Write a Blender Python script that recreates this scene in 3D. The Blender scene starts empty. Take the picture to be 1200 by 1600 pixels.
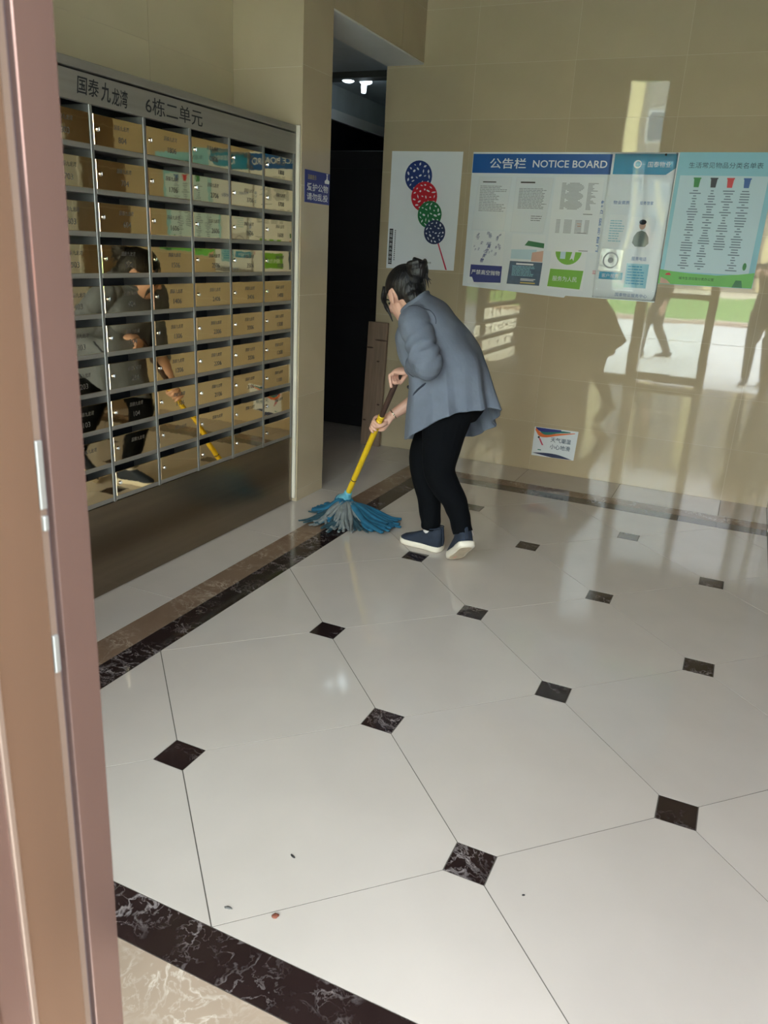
import bpy, bmesh, math, random
from mathutils import Vector, Matrix, noise
from mathutils.bvhtree import BVHTree

random.seed(7)
SC = bpy.context.scene
COL = SC.collection

# ---------------------------------------------------------------- camera
cam_d = bpy.data.cameras.new('camera')
cam = bpy.data.objects.new('camera', cam_d)
COL.objects.link(cam)
cam_d.sensor_fit = 'AUTO'
cam_d.sensor_width = 36.0
cam_d.lens = 1206.86 / 1600 * 36.0
cam_d.clip_start = 0.02
cam_d.clip_end = 300
cam_d.dof.use_dof = True
cam_d.dof.focus_distance = 3.8
cam_d.dof.aperture_fstop = 16.0
cam.matrix_world = Matrix((
    (0.9061475, -0.17998, 0.3827582, 1.2107),
    (0.4198896, 0.2739125, -0.8652541, -1.4292),
    (0.0508862, 0.9447641, 0.3237768, 1.3561),
    (0, 0, 0, 1)))
SC.camera = cam

# ---------------------------------------------------------------- sky, light, exposure
world = bpy.data.worlds.new('overcast_sky')
SC.world = world
world.use_nodes = True
wn = world.node_tree.nodes
wl = world.node_tree.links
bg = wn['Background']
bg.inputs['Strength'].default_value = 26.5
# standard overcast sky: three times as bright overhead as at the horizon
tcw = wn.new('ShaderNodeTexCoord'); sxyz = wn.new('ShaderNodeSeparateXYZ'); mrw = wn.new('ShaderNodeMapRange'); mxw = wn.new('ShaderNodeMixRGB')
wl.new(tcw.outputs['Generated'], sxyz.inputs[0]); wl.new(sxyz.outputs['Z'], mrw.inputs['Value']); wl.new(mrw.outputs['Result'], mxw.inputs['Fac'])
mxw.inputs['Color1'].default_value = (0.31, 0.325, 0.335, 1); mxw.inputs['Color2'].default_value = (0.84, 0.95, 1.03, 1)
wl.new(mxw.outputs[0], bg.inputs['Color'])

SC.view_settings.view_transform = 'Standard'
SC.view_settings.look = 'None'
SC.view_settings.gamma = 1.0
SC.view_settings.use_curve_mapping = False
SC.view_settings.exposure = 0.0
SC.cycles.use_denoising = True
SC.cycles.max_bounces = 12
SC.cycles.diffuse_bounces = 7
SC.cycles.glossy_bounces = 6
SC.cycles.transparent_max_bounces = 12
SC.cycles.sample_clamp_indirect = 8.0
SC.cycles.caustics_reflective = True
SC.cycles.blur_glossy = 0.0

pd = bpy.data.lights.new('sky_portal', 'AREA')       # light portal: only guides the sampling of the sky through the entrance
pd.shape = 'RECTANGLE'
pd.size, pd.size_y = 1.98, 3.2
pd.cycles.is_portal = True
po = bpy.data.objects.new('sky_portal', pd)
COL.objects.link(po)
po.location = (0.52, -1.2, 1.62)
po.rotation_euler = (math.radians(90), 0, 0)

# ---------------------------------------------------------------- materials
def srgb(r, g, b):
    f = lambda c: (c / 255 / 12.92) if c / 255 <= 0.04045 else ((c / 255 + 0.055) / 1.055) ** 2.4
    return (f(r), f(g), f(b), 1)

def mat(name, col, rough=0.5, metal=0.0, spec=None, var=0.0, nscale=8.0, coat=0.0, bump=0.0, bscale=40.0, ior=None, stretch=None):
    """principled material with a procedural, object-space mottling of the base colour"""
    m = bpy.data.materials.new(name)
    m.use_nodes = True
    n, l = m.node_tree.nodes, m.node_tree.links
    p = n['Principled BSDF']
    p.inputs['Base Color'].default_value = col
    p.inputs['Roughness'].default_value = rough
    p.inputs['Metallic'].default_value = metal
    if ior: p.inputs['IOR'].default_value = ior
    if spec is not None: p.inputs['Specular IOR Level'].default_value = spec
    if coat: p.inputs['Coat Weight'].default_value = coat; p.inputs['Coat Roughness'].default_value = 0.05
    if var or bump:
        tc = n.new('ShaderNodeTexCoord')
        src = tc.outputs['Object']
        if stretch:
            mp = n.new('ShaderNodeMapping'); mp.inputs['Scale'].default_value = stretch
            l.new(src, mp.inputs['Vector']); src = mp.outputs['Vector']
    if var:
        t = n.new('ShaderNodeTexNoise'); t.inputs['Scale'].default_value = nscale; t.inputs['Detail'].default_value = 5
        l.new(src, t.inputs['Vector'])
        r = n.new('ShaderNodeValToRGB')
        a = [max(0, c * (1 - var)) for c in col[:3]]; b = [min(1, c * (1 + var)) for c in col[:3]]
        r.color_ramp.elements[0].position = 0.3; r.color_ramp.elements[0].color = (*a, 1)
        r.color_ramp.elements[1].position = 0.7; r.color_ramp.elements[1].color = (*b, 1)
        l.new(t.outputs['Fac'], r.inputs['Fac']); l.new(r.outputs['Color'], p.inputs['Base Color'])
    if bump:
        t2 = n.new('ShaderNodeTexNoise'); t2.inputs['Scale'].default_value = bscale; t2.inputs['Detail'].default_value = 3
        l.new(src, t2.inputs['Vector'])
        bp = n.new('ShaderNodeBump'); bp.inputs['Strength'].default_value = bump; bp.inputs['Distance'].default_value = 0.01
        l.new(t2.outputs['Fac'], bp.inputs['Height']); l.new(bp.outputs['Normal'], p.inputs['Normal'])
    return m

def piece_variation(m, amount):
    """each piece (tile) gets a slightly different tone through Object Info > Random"""
    n, l = m.node_tree.nodes, m.node_tree.links
    p = n['Principled BSDF']
    oi = n.new('ShaderNodeObjectInfo')
    mr = n.new('ShaderNodeMapRange')
    mr.inputs['To Min'].default_value = 1 - amount; mr.inputs['To Max'].default_value = 1 + amount
    l.new(oi.outputs['Random'], mr.inputs['Value'])
    hs = n.new('ShaderNodeHueSaturation')
    l.new(mr.outputs['Result'], hs.inputs['Value'])
    src = p.inputs['Base Color'].links[0].from_socket if p.inputs['Base Color'].links else None
    if src: l.new(src, hs.inputs['Color'])
    else: hs.inputs['Color'].default_value = p.inputs['Base Color'].default_value
    l.new(hs.outputs['Color'], p.inputs['Base Color'])

def marble(name, base, mid, vein, scale, vein_w, rough=0.08):
    """dark polished marble: two noises and warped cell edges as veins"""
    m = bpy.data.materials.new(name); m.use_nodes = True
    n, l = m.node_tree.nodes, m.node_tree.links
    p = n['Principled BSDF']; p.inputs['Roughness'].default_value = rough
    tc = n.new('ShaderNodeTexCoord')
    oi = n.new('ShaderNodeObjectInfo')
    off = n.new('ShaderNodeVectorMath'); off.operation = 'ADD'
    sc = n.new('ShaderNodeVectorMath'); sc.operation = 'SCALE'; sc.inputs['Scale'].default_value = 37.0
    cmb = n.new('ShaderNodeCombineXYZ')
    for k in ('X', 'Y', 'Z'): l.new(oi.outputs['Random'], cmb.inputs[k])
    l.new(cmb.outputs[0], sc.inputs[0]); l.new(tc.outputs['Object'], off.inputs[0]); l.new(sc.outputs[0], off.inputs[1])
    n1 = n.new('ShaderNodeTexNoise'); n1.inputs['Scale'].default_value = scale * 0.6; n1.inputs['Detail'].default_value = 6
    n1.inputs['Distortion'].default_value = 1.0
    l.new(off.outputs[0], n1.inputs['Vector'])
    wv = n.new('ShaderNodeMixRGB'); wv.blend_type = 'ADD'; wv.inputs['Fac'].default_value = 0.12
    l.new(off.outputs[0], wv.inputs['Color1']); l.new(n1.outputs['Color'], wv.inputs['Color2'])
    def veins(s, w):
        v = n.new('ShaderNodeTexNoise'); v.inputs['Scale'].default_value = s; v.inputs['Detail'].default_value = 4; v.inputs['Roughness'].default_value = 0.6
        v.inputs['Distortion'].default_value = 0.5
        l.new(wv.outputs[0], v.inputs['Vector'])
        sb = n.new('ShaderNodeMath'); sb.operation = 'SUBTRACT'; sb.inputs[1].default_value = 0.5; l.new(v.outputs['Fac'], sb.inputs[0])
        ab_ = n.new('ShaderNodeMath'); ab_.operation = 'ABSOLUTE'; l.new(sb.outputs[0], ab_.inputs[0])
        r = n.new('ShaderNodeValToRGB'); r.color_ramp.elements[0].position = 0.0; r.color_ramp.elements[0].color = (1, 1, 1, 1)
        r.color_ramp.elements[1].position = w; r.color_ramp.elements[1].color = (0, 0, 0, 1)
        l.new(ab_.outputs[0], r.inputs['Fac']); return r.outputs['Color']
    n2 = n.new('ShaderNodeTexNoise'); n2.inputs['Scale'].default_value = scale * 0.9; n2.inputs['Detail'].default_value = 4
    l.new(off.outputs[0], n2.inputs['Vector'])
    r2 = n.new('ShaderNodeValToRGB'); r2.color_ramp.elements[0].position = 0.42; r2.color_ramp.elements[1].position = 0.68
    l.new(n2.outputs['Fac'], r2.inputs['Fac'])
    mx0 = n.new('ShaderNodeMixRGB'); mx0.inputs['Color1'].default_value = base; mx0.inputs['Color2'].default_value = mid
    l.new(n1.outputs['Fac'], mx0.inputs['Fac'])
    va = n.new('ShaderNodeMixRGB'); va.blend_type = 'ADD'; va.inputs['Fac'].default_value = 0.8
    l.new(veins(scale, vein_w), va.inputs['Color1']); l.new(veins(scale * 2.7, vein_w * 0.9), va.inputs['Color2'])
    vm = n.new('ShaderNodeMixRGB'); vm.blend_type = 'MULTIPLY'; vm.inputs['Fac'].default_value = 1
    l.new(va.outputs[0], vm.inputs['Color1']); l.new(r2.outputs['Color'], vm.inputs['Color2'])
    mx = n.new('ShaderNodeMixRGB'); mx.inputs['Color2'].default_value = vein
    l.new(vm.outputs[0], mx.inputs['Fac']); l.new(mx0.outputs[0], mx.inputs['Color1'])
    l.new(mx.outputs[0], p.inputs['Base Color'])
    return m

def glass_mat(name, tint, refl=1.0, rough=0.0):
    """thin pane: clear transmission with fresnel reflection"""
    m = bpy.data.materials.new(name); m.use_nodes = True
    n, l = m.node_tree.nodes, m.node_tree.links
    n.remove(n['Principled BSDF'])
    tr = n.new('ShaderNodeBsdfTransparent'); tr.inputs['Color'].default_value = tint
    gl = n.new('ShaderNodeBsdfGlossy'); gl.inputs['Roughness'].default_value = rough
    fr = n.new('ShaderNodeFresnel'); fr.inputs['IOR'].default_value = 1.5
    mu = n.new('ShaderNodeMath'); mu.operation = 'MULTIPLY'; mu.inputs[1].default_value = refl; mu.use_clamp = True
    mx = n.new('ShaderNodeMixShader')
    l.new(fr.outputs[0], mu.inputs[0]); l.new(mu.outputs[0], mx.inputs['Fac'])
    l.new(tr.outputs[0], mx.inputs[1]); l.new(gl.outputs[0], mx.inputs[2])
    l.new(mx.outputs[0], n['Material Output'].inputs['Surface'])
    return m

def lamp_mat(name, col, strength):
    m = bpy.data.materials.new(name); m.use_nodes = True
    p = m.node_tree.nodes['Principled BSDF']
    p.inputs['Emission Color'].default_value = col; p.inputs['Emission Strength'].default_value = strength
    return m

M = {}
M['floor_tile'] = mat('polished_cream_tile', srgb(194, 184, 174), 0.08, var=0.03, nscale=5); piece_variation(M['floor_tile'], 0.025)
M['wall_tile'] = mat('polished_beige_wall_tile', srgb(182, 167, 140), 0.025, spec=0.85, var=0.04, nscale=3); piece_variation(M['wall_tile'], 0.03)
M['grout'] = mat('pale_grout', srgb(196, 184, 158), 0.8)
M['floor_grout'] = mat('grey_floor_grout', srgb(84, 78, 70), 0.8)
M['black_marble'] = marble('black_brown_marble', srgb(22, 14, 14), srgb(52, 38, 36), srgb(150, 140, 138), 8, 0.02)
M['brown_marble'] = marble('brown_marble', srgb(104, 82, 66), srgb(142, 118, 98), srgb(176, 158, 140), 8, 0.025)
M['light_marble'] = marble('light_brown_marble', srgb(146, 126, 108), srgb(182, 162, 142), srgb(206, 192, 176), 7, 0.03)
M['plaster'] = mat('white_plaster', srgb(205, 206, 204), 0.8, var=0.04, nscale=3)
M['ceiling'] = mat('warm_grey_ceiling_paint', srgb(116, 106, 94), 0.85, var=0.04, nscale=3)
M['blue_plaster'] = mat('bluish_white_plaster', srgb(190, 200, 206), 0.8, var=0.08, nscale=5)
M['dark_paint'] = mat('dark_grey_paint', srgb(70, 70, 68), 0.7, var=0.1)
M['steel'] = mat('brushed_stainless', srgb(148, 144, 136), 0.4, 0.55, var=0.06, nscale=60, stretch=(1, 0.02, 1))
M['bottom_steel'] = mat('satin_stainless', srgb(140, 128, 112), 0.27, 1.0, var=0.08, nscale=40, stretch=(1, 0.02, 1))
M['edge_steel'] = mat('bright_stainless', srgb(142, 142, 138), 0.4, 0.7)
M['gold'] = mat('mirror_gold_stainless', srgb(226, 206, 168), 0.03, 1.0, bump=0.02, bscale=9)
M['cavity'] = mat('dark_box_interior', srgb(22, 28, 36), 0.5)
M['chrome'] = mat('chrome', srgb(225, 225, 225), 0.08, 1.0)
M['etch'] = mat('etched_dark_grey', srgb(88, 84, 78), 0.7)
M['ink'] = mat('black_ink', srgb(26, 28, 34), 0.6)
M['copper'] = mat('rose_copper_stainless', srgb(122, 98, 90), 0.16, 0.75, var=0.05, nscale=30, stretch=(1, 1, 0.05), bump=0.02, bscale=6)
M['copper2'] = mat('copper_with_wall_reflection', srgb(128, 102, 84), 0.2, 0.75, var=0.05, nscale=30, stretch=(1, 1, 0.05), bump=0.02, bscale=5)  # golden cast of the mirrored cream wall is put into this base colour
M['strip'] = mat('pale_seal_strip', srgb(128, 110, 98), 0.3, 0.6, var=0.06)
M['bead_and_edge'] = mat('sealant_and_daylit_edge', srgb(206, 200, 184), 0.4, var=0.04)
M['seam'] = mat('dark_seam', srgb(40, 28, 30), 0.6)
M['glass'] = glass_mat('clear_glass', (0.94, 0.97, 0.95, 1))
M['sheet'] = glass_mat('clear_acrylic', (0.996, 0.998, 1.0, 1), 0.6, 0.03)
M['sleeve'] = glass_mat('plastic_sleeve', (0.99, 0.992, 0.996, 1), 0.8, 0.12)
M['black_door'] = mat('black_door_paint', srgb(14, 13, 18), 0.5, var=0.2)
M['plank'] = mat('raw_brown_plank', srgb(132, 110, 92), 0.75, var=0.18, nscale=9, stretch=(6, 6, 0.5))
M['knot'] = mat('dark_wood_knot', srgb(72, 54, 44), 0.8)
M['paper'] = mat('white_paper', srgb(226, 231, 236), 0.55, var=0.015, nscale=4)
M['gloss_paper'] = mat('coated_white_paper', srgb(220, 227, 234), 0.28, var=0.015, nscale=4)
M['grey_print'] = mat('grey_print', srgb(150, 154, 162), 0.6)
M['mid_print'] = mat('mid_grey_print', srgb(110, 114, 122), 0.6)
M['blue'] = mat('notice_blue', srgb(10, 84, 160), 0.3)
M['teal'] = mat('notice_teal', srgb(18, 142, 184), 0.3)
M['navy'] = mat('navy_print', srgb(34, 48, 128), 0.4)
M['slate'] = mat('slate_blue_print', srgb(58, 84, 112), 0.35, var=0.2, nscale=30)
M['fine_print'] = mat('blue_grey_fine_print', srgb(104, 122, 142), 0.5)
M['sky_print'] = mat('sky_blue_print', srgb(134, 192, 210), 0.35, var=0.04, nscale=4)
M['panel_print'] = mat('pale_blue_print', srgb(184, 210, 222), 0.35, var=0.03, nscale=4)
M['green'] = mat('leaf_green_print', srgb(112, 176, 44), 0.4)
M['grass_print'] = mat('grass_green_print', srgb(104, 186, 86), 0.4, var=0.06, nscale=9)
M['dark_green'] = mat('dark_green_print', srgb(30, 112, 64), 0.4)
M['deep_blue'] = mat('deep_blue_print', srgb(36, 58, 124), 0.4)
M['red'] = mat('red_print', srgb(196, 30, 48), 0.4)
M['pink_red'] = mat('crimson_print', srgb(196, 44, 84), 0.4)
M['dark_teal'] = mat('dark_blue_grey_print', srgb(40, 52, 92), 0.4)
M['bin_green'] = mat('bin_green_print', srgb(40, 130, 64), 0.4)
M['bin_black'] = mat('bin_black_print', srgb(44, 46, 58), 0.4)
M['bin_red'] = mat('bin_red_print', srgb(206, 48, 62), 0.4)
M['bin_blue'] = mat('bin_blue_print', srgb(52, 98, 166), 0.4)
M['orange'] = mat('orange_print', srgb(222, 112, 56), 0.4)
M['teal_green'] = mat('teal_green_print', srgb(34, 120, 112), 0.4)
M['tan'] = mat('tan_print', srgb(206, 166, 150), 0.4, var=0.1)
M['white_print'] = mat('white_print', srgb(226, 230, 236), 0.4)
M['yellow_print'] = mat('pale_yellow_print', srgb(190, 170, 96), 0.4)
M['silver_sheet'] = mat('crinkled_silver_film', srgb(216, 220, 226), 0.22, 0.2, bump=0.35, bscale=16)
M['uniform'] = mat('grey_green_print', srgb(96, 112, 108), 0.5)
M['skin_print'] = mat('skin_print', srgb(190, 150, 130), 0.5)

# person and mop
M['skin'] = mat('skin', srgb(206, 162, 142), 0.5, var=0.06, nscale=20)
M['jacket'] = mat('grey_blue_jacket', srgb(104, 112, 126), 0.85, var=0.07, nscale=14, bump=0.8, bscale=11)
M['jacket_dark'] = mat('dark_seam_and_crease', srgb(44, 50, 62), 0.9)
M['trousers'] = mat('black_navy_trousers', srgb(4, 6, 10), 0.9, spec=0.15, var=0.15, nscale=12, bump=0.3, bscale=20)
M['hair'] = mat('black_hair', srgb(14, 14, 17), 0.42, var=0.2, nscale=60, bump=0.5, bscale=120, stretch=(1, 1, 0.2))
M['shoe'] = mat('navy_denim_shoe', srgb(30, 40, 56), 0.8, var=0.2, nscale=40)
M['rubber'] = mat('off_white_rubber', srgb(222, 214, 198), 0.6, var=0.03)
M['tread'] = mat('worn_tan_tread', srgb(196, 182, 160), 0.8, var=0.12, nscale=30)
M['sock'] = mat('pale_sock', srgb(206, 202, 200), 0.8)
M['lip'] = mat('lips', srgb(170, 96, 90), 0.5)
M['eye'] = mat('dark_eye', srgb(30, 22, 20), 0.2)
M['bracelet'] = mat('silver_bracelet', srgb(230, 222, 200), 0.15, 1.0)
M['yellow'] = mat('yellow_handle_plastic', srgb(218, 182, 30), 0.4, var=0.08, nscale=18)
M['brown_handle'] = mat('dark_brown_handle', srgb(66, 46, 38), 0.55, var=0.2, nscale=30)
M['clamp'] = mat('pale_blue_plastic', srgb(96, 166, 186), 0.45)
M['mop_blue'] = mat('wet_blue_cloth', srgb(24, 92, 122), 0.85, var=0.25, nscale=20)
M['mop_grey'] = mat('grey_cotton_strands', srgb(118, 124, 124), 0.9, var=0.2, nscale=30)
M['mop_teal'] = mat('dark_teal_strands', srgb(40, 70, 80), 0.9, var=0.25, nscale=30)

# outdoors
M['paving'] = mat('pale_concrete_paving', srgb(190, 188, 182), 0.8, var=0.06, nscale=2)
M['kerb'] = mat('pinkish_kerb_stone', srgb(186, 164, 150), 0.8, var=0.08)
M['lawn'] = mat('lawn_green', srgb(104, 140, 70), 0.95, var=0.25, nscale=3)
M['facade'] = mat('grey_beige_render', srgb(148, 144, 140), 0.85, var=0.06)
M['facade_yellow'] = mat('pale_yellow_render', srgb(224, 208, 160), 0.85, var=0.06)
M['window_glass'] = mat('blue_grey_window', srgb(84, 104, 124), 0.1)
M['white_frame'] = mat('white_frame_paint', srgb(232, 234, 234), 0.35)
M['leaf'] = mat('shrub_leaves', srgb(58, 92, 44), 0.8, var=0.3, nscale=6)

# ---------------------------------------------------------------- helpers
def setp(o, label=None, cat=None, group=None, kind=None):
    if label: o['label'] = label
    if cat: o['category'] = cat
    if group: o['group'] = group
    if kind: o['kind'] = kind
    return o

def link(name, me, m, parent=None, loc=None):
    o = bpy.data.objects.new(name, me)
    COL.objects.link(o)
    if m is not None and len(me.materials) == 0:
        me.materials.append(m)
    if parent: o.parent = parent
    if loc is not None: o.location = loc
    return o

def empty(name, loc=(0, 0, 0)):
    o = bpy.data.objects.new(name, None)
    COL.objects.link(o); o.location = loc
    o.empty_display_size = 0.1
    return o

def bm_mesh(bm, name='mesh', smooth=False):
    bmesh.ops.recalc_face_normals(bm, faces=bm.faces)
    me = bpy.data.meshes.new(name)
    bm.to_mesh(me); bm.free()
    if smooth:
        me.polygons.foreach_set('use_smooth', [True] * len(me.polygons))
    return me

def add_box(bm, lo, hi, bev=0.0):
    g = bmesh.ops.create_cube(bm, size=1.0)
    for v in g['verts']:
        v.co = Vector([lo[k] + (v.co[k] + 0.5) * (hi[k] - lo[k]) for k in range(3)])
    if bev:
        es = list({e for v in g['verts'] for e in v.link_edges})
        bmesh.ops.bevel(bm, geom=es, offset=bev, segments=1, affect='EDGES', profile=0.5)

def box(name, lo, hi, m, parent=None, bev=0.0, off=(0, 0, 0)):
    bm = bmesh.new()
    add_box(bm, [a - b for a, b in zip(lo, off)], [a - b for a, b in zip(hi, off)], bev)
    return link(name, bm_mesh(bm, name), m, parent)

def add_prism(bm, pts, d):
    """extrude a planar polygon (3D points) by vector d"""
    d = Vector(d)
    a = [bm.verts.new(Vector(p)) for p in pts]
    b = [bm.verts.new(Vector(p) + d) for p in pts]
    n = len(pts)
    bm.faces.new(a); bm.faces.new(b[::-1])
    for i in range(n):
        bm.faces.new((a[i], b[i], b[(i + 1) % n], a[(i + 1) % n]))

def crom(P, t):
    """Catmull-Rom through list P at parameter t in [0, len-1]"""
    n = len(P); i = min(int(t), n - 2); f = t - i
    p1, p2 = Vector(P[i]), Vector(P[i + 1])
    p0 = Vector(P[i - 1]) if i > 0 else p1 * 2 - p2
    p3 = Vector(P[i + 2]) if i + 2 < n else p2 * 2 - p1
    return 0.5 * (2 * p1 + (p2 - p0) * f + (2 * p0 - 5 * p1 + 4 * p2 - p3) * f * f + (3 * p1 - p0 - 3 * p2 + p3) * f ** 3)

def add_tube(bm, pts, radii, n=14, sub=4, ref=(0, 0, 1), wob=None, closed_ends=True):
    """smooth tube through pts; radii are numbers or (a, b): a along the ref side, b across"""
    R = [(r, r) if not isinstance(r, (tuple, list)) else tuple(r) for r in radii]
    R3 = [(a, b, 0) for a, b in R]
    N = (len(pts) - 1) * sub + 1
    C = [crom(pts, i / sub) for i in range(N)]
    RR = [crom(R3, i / sub) for i in range(N)]
    ref = Vector(ref); rings = []
    prev = None
    for i in range(N):
        t = (C[min(i + 1, N - 1)] - C[max(i - 1, 0)]).normalized()
        x = (prev if prev is not None else ref)
        x = x - t * x.dot(t)
        if x.length < 1e-4: x = t.orthogonal()
        x.normalize(); prev = x
        y = t.cross(x)
        ring = []
        for k in range(n):
            a = 2 * math.pi * k / n
            s = 1.0 if wob is None else wob(i / (N - 1), a)
            ring.append(bm.verts.new(C[i] + x * (math.cos(a) * max(RR[i][0], .0005) * s) + y * (math.sin(a) * max(RR[i][1], .0005) * s)))
        rings.append(ring)
    for i in range(N - 1):
        for k in range(n):
            bm.faces.new((rings[i][k], rings[i][(k + 1) % n], rings[i + 1][(k + 1) % n], rings[i + 1][k]))
    if closed_ends:
        for ring, s in ((rings[0], -1), (rings[-1], 1)):
            bm.faces.new(ring[::-1] if s < 0 else ring)
    return rings

def add_ball(bm, c, r, rot=None, seg=20, rings=12):
    g = bmesh.ops.create_uvsphere(bm, u_segments=seg, v_segments=rings, radius=1.0)
    S = Matrix.Diagonal((*(r if isinstance(r, (tuple, list)) else (r, r, r)), 1))
    T = Matrix.Translation(Vector(c)) @ (rot.to_4x4() if rot else Matrix.Identity(4)) @ S
    bmesh.ops.transform(bm, matrix=T, verts=g['verts'])
    return g['verts']

def evaluated(o):
    dg = bpy.context.evaluated_depsgraph_get()
    me = bpy.data.meshes.new_from_object(o.evaluated_get(dg), depsgraph=dg)
    return me

def remesh(bm, voxel, smooth_it=4, fac=0.5, name='body'):
    """union of overlapping closed shells as one continuous surface"""
    me = bm_mesh(bm, name)
    o = bpy.data.objects.new('tmp_' + name, me); COL.objects.link(o)
    md = o.modifiers.new('r', 'REMESH'); md.mode = 'VOXEL'; md.voxel_size = voxel
    if smooth_it:
        s = o.modifiers.new('s', 'SMOOTH'); s.factor = fac; s.iterations = smooth_it
    out = evaluated(o)
    bpy.data.objects.remove(o); bpy.data.meshes.remove(me)
    out.name = name; out.materials.clear()
    out.polygons.foreach_set('use_smooth', [True] * len(out.polygons))
    return out

_txt = {}
def text_mesh(s, shear=0.0, bold=0.0):
    """lettering as a flat mesh, normalised to the unit box [0,1]x[0,1] in x, y; returns (mesh, aspect)"""
    k = (s, shear, bold)
    if k in _txt: return _txt[k]
    cu = bpy.data.curves.new('lettering', 'FONT')
    cu.body = s; cu.shear = shear; cu.resolution_u = 3; cu.offset = bold
    o = bpy.data.objects.new('tmp_text', cu); COL.objects.link(o)
    me = evaluated(o)
    bpy.data.objects.remove(o)
    xs = [v.co.x for v in me.vertices]; ys = [v.co.y for v in me.vertices]
    if not xs:
        _txt[k] = (None, 1); return _txt[k]
    x0, x1, y0, y1 = min(xs), max(xs), min(ys), max(ys)
    for v in me.vertices:
        v.co = ((v.co.x - x0) / (x1 - x0), (v.co.y - y0) / max(1e-6, y1 - y0), 0)
    me.materials.clear()
    _txt[k] = (me, (x1 - x0) / max(1e-6, y1 - y0))
    return _txt[k]

def letter(s, o, x, y, w, h, m, parent, name='lettering', shear=0.0, bold=0.0, U=(1, 0, 0), V=(0, 0, 1), share=True):
    """put lettering on a face: o = face origin (parent space), x, y = lower left corner along U, V"""
    me, asp = text_mesh(s, shear, bold)
    if me is None: return None
    if w is None: w = h * asp
    key = ('m', s, shear, bold, m.name)
    if key not in _txt:
        c = me.copy(); c.materials.append(m); _txt[key] = c
    ob = bpy.data.objects.new(name, _txt[key]); COL.objects.link(ob)
    ob.parent = parent
    U = Vector(U); V = Vector(V); N = U.cross(V)
    p = Vector(o) + U * x + V * y
    ob.matrix_local = Matrix(((U.x * w, V.x * h, N.x, p.x), (U.y * w, V.y * h, N.y, p.y), (U.z * w, V.z * h, N.z, p.z), (0, 0, 0, 1)))
    return ob

def clip(poly, a, b, c):
    """keep the part of a convex 2D polygon with a*x+b*y<=c"""
    out = []
    for i in range(len(poly)):
        p, q = poly[i], poly[(i + 1) % len(poly)]
        dp, dq = a * p[0] + b * p[1] - c, a * q[0] + b * q[1] - c
        if dp <= 0: out.append(p)
        if dp * dq < 0:
            t = dp / (dp - dq); out.append((p[0] + (q[0] - p[0]) * t, p[1] + (q[1] - p[1]) * t))
    return out

def shrink(poly, g):
    """offset a convex 2D polygon (counter-clockwise) inwards by g"""
    n = len(poly); out = []
    area = sum(poly[i][0] * poly[(i + 1) % n][1] - poly[(i + 1) % n][0] * poly[i][1] for i in range(n))
    if area < 0: poly = poly[::-1]
    res = list(poly)
    for i in range(n):
        p, q = poly[i], poly[(i + 1) % n]
        dx, dy = q[0] - p[0], q[1] - p[1]; L = math.hypot(dx, dy)
        if L < 1e-6: continue
        nx, ny = dy / L, -dx / L
        res = clip(res, nx, ny, nx * p[0] + ny * p[1] - g)
    return res

# ================================================================ SETTING
XW, XE, YN, YF, ZC = -0.88, 1.51, 3.54, -1.10, 3.32
LAT = 0.6
S2 = 2 ** -0.5

# ---- floor
floor = box('floor', (-2.3, -1.20, -0.12), (1.60, 5.9, -0.0016), M['floor_grout'])
setp(floor, 'cream polished tile floor with black marble insets and border bands', kind='structure')

_tile_cache = {}
def floor_piece(name, poly, m, top=0.0, gap=0.0014, share=None):
    poly = shrink(poly, gap)
    if len(poly) < 3: return
    cx = sum(p[0] for p in poly) / len(poly); cy = sum(p[1] for p in poly) / len(poly)
    ok = share is not None and (share, m.name) in _tile_cache
    if ok:
        me = _tile_cache[(share, m.name)]
    else:
        bm = bmesh.new()
        add_prism(bm, [(p[0] - cx, p[1] - cy, -0.008) for p in poly], (0, 0, 0.008))
        me = bm_mesh(bm, name); me.materials.append(m)
        if share is not None: _tile_cache[(share, m.name)] = me
    return link(name, me, m, floor, (cx, cy, top))

def L2W(u, v): return ((u - v) * S2 * LAT, (u + v) * S2 * LAT)
X0, X1, Y0, Y1 = -S2 * LAT, XE, -S2 * LAT, 7 * S2 * LAT
def is_inset(u, v):
    x, y = L2W(u, v)
    return X0 + .02 < x < X1 - .02 and Y0 + .02 < y < Y1 - .02
HC = 0.05 * 2 ** 0.5
for u in range(-3, 9):
    for v in range(-3, 9):
        poly = []
        full = True
        for (cu, cv), (du1, dv1), (du2, dv2) in (((u, v), (0, 1), (1, 0)), ((u + 1, v), (-1, 0), (0, 1)), ((u + 1, v + 1), (0, -1), (-1, 0)), ((u, v + 1), (1, 0), (0, -1))):
            if is_inset(cu, cv):
                k = HC / LAT
                poly += [L2W(cu + du1 * k, cv + dv1 * k), L2W(cu + du2 * k, cv + dv2 * k)]
            else:
                poly.append(L2W(cu, cv)); full = False
        n0 = len(poly)
        p = poly
        for abc in ((-1, 0, -X0), (1, 0, X1), (0, -1, -Y0), (0, 1, Y1)):
            p = clip(p, *abc)
            if len(p) < 3: break
        if len(p) >= 3:
            area = abs(sum(p[i][0] * p[(i + 1) % len(p)][1] - p[(i + 1) % len(p)][0] * p[i][1] for i in range(len(p)))) / 2
            if area > 2e-3:
                floor_piece('floor_tile', p, M['floor_tile'], share='full' if full and area > .34 else None)
        if is_inset(u, v):
            x, y = L2W(u, v)
            floor_piece('inset_tile', [(x - .05, y - .05), (x + .05, y - .05), (x + .05, y + .05), (x - .05, y + .05)], M['black_marble'], share='inset')

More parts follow.
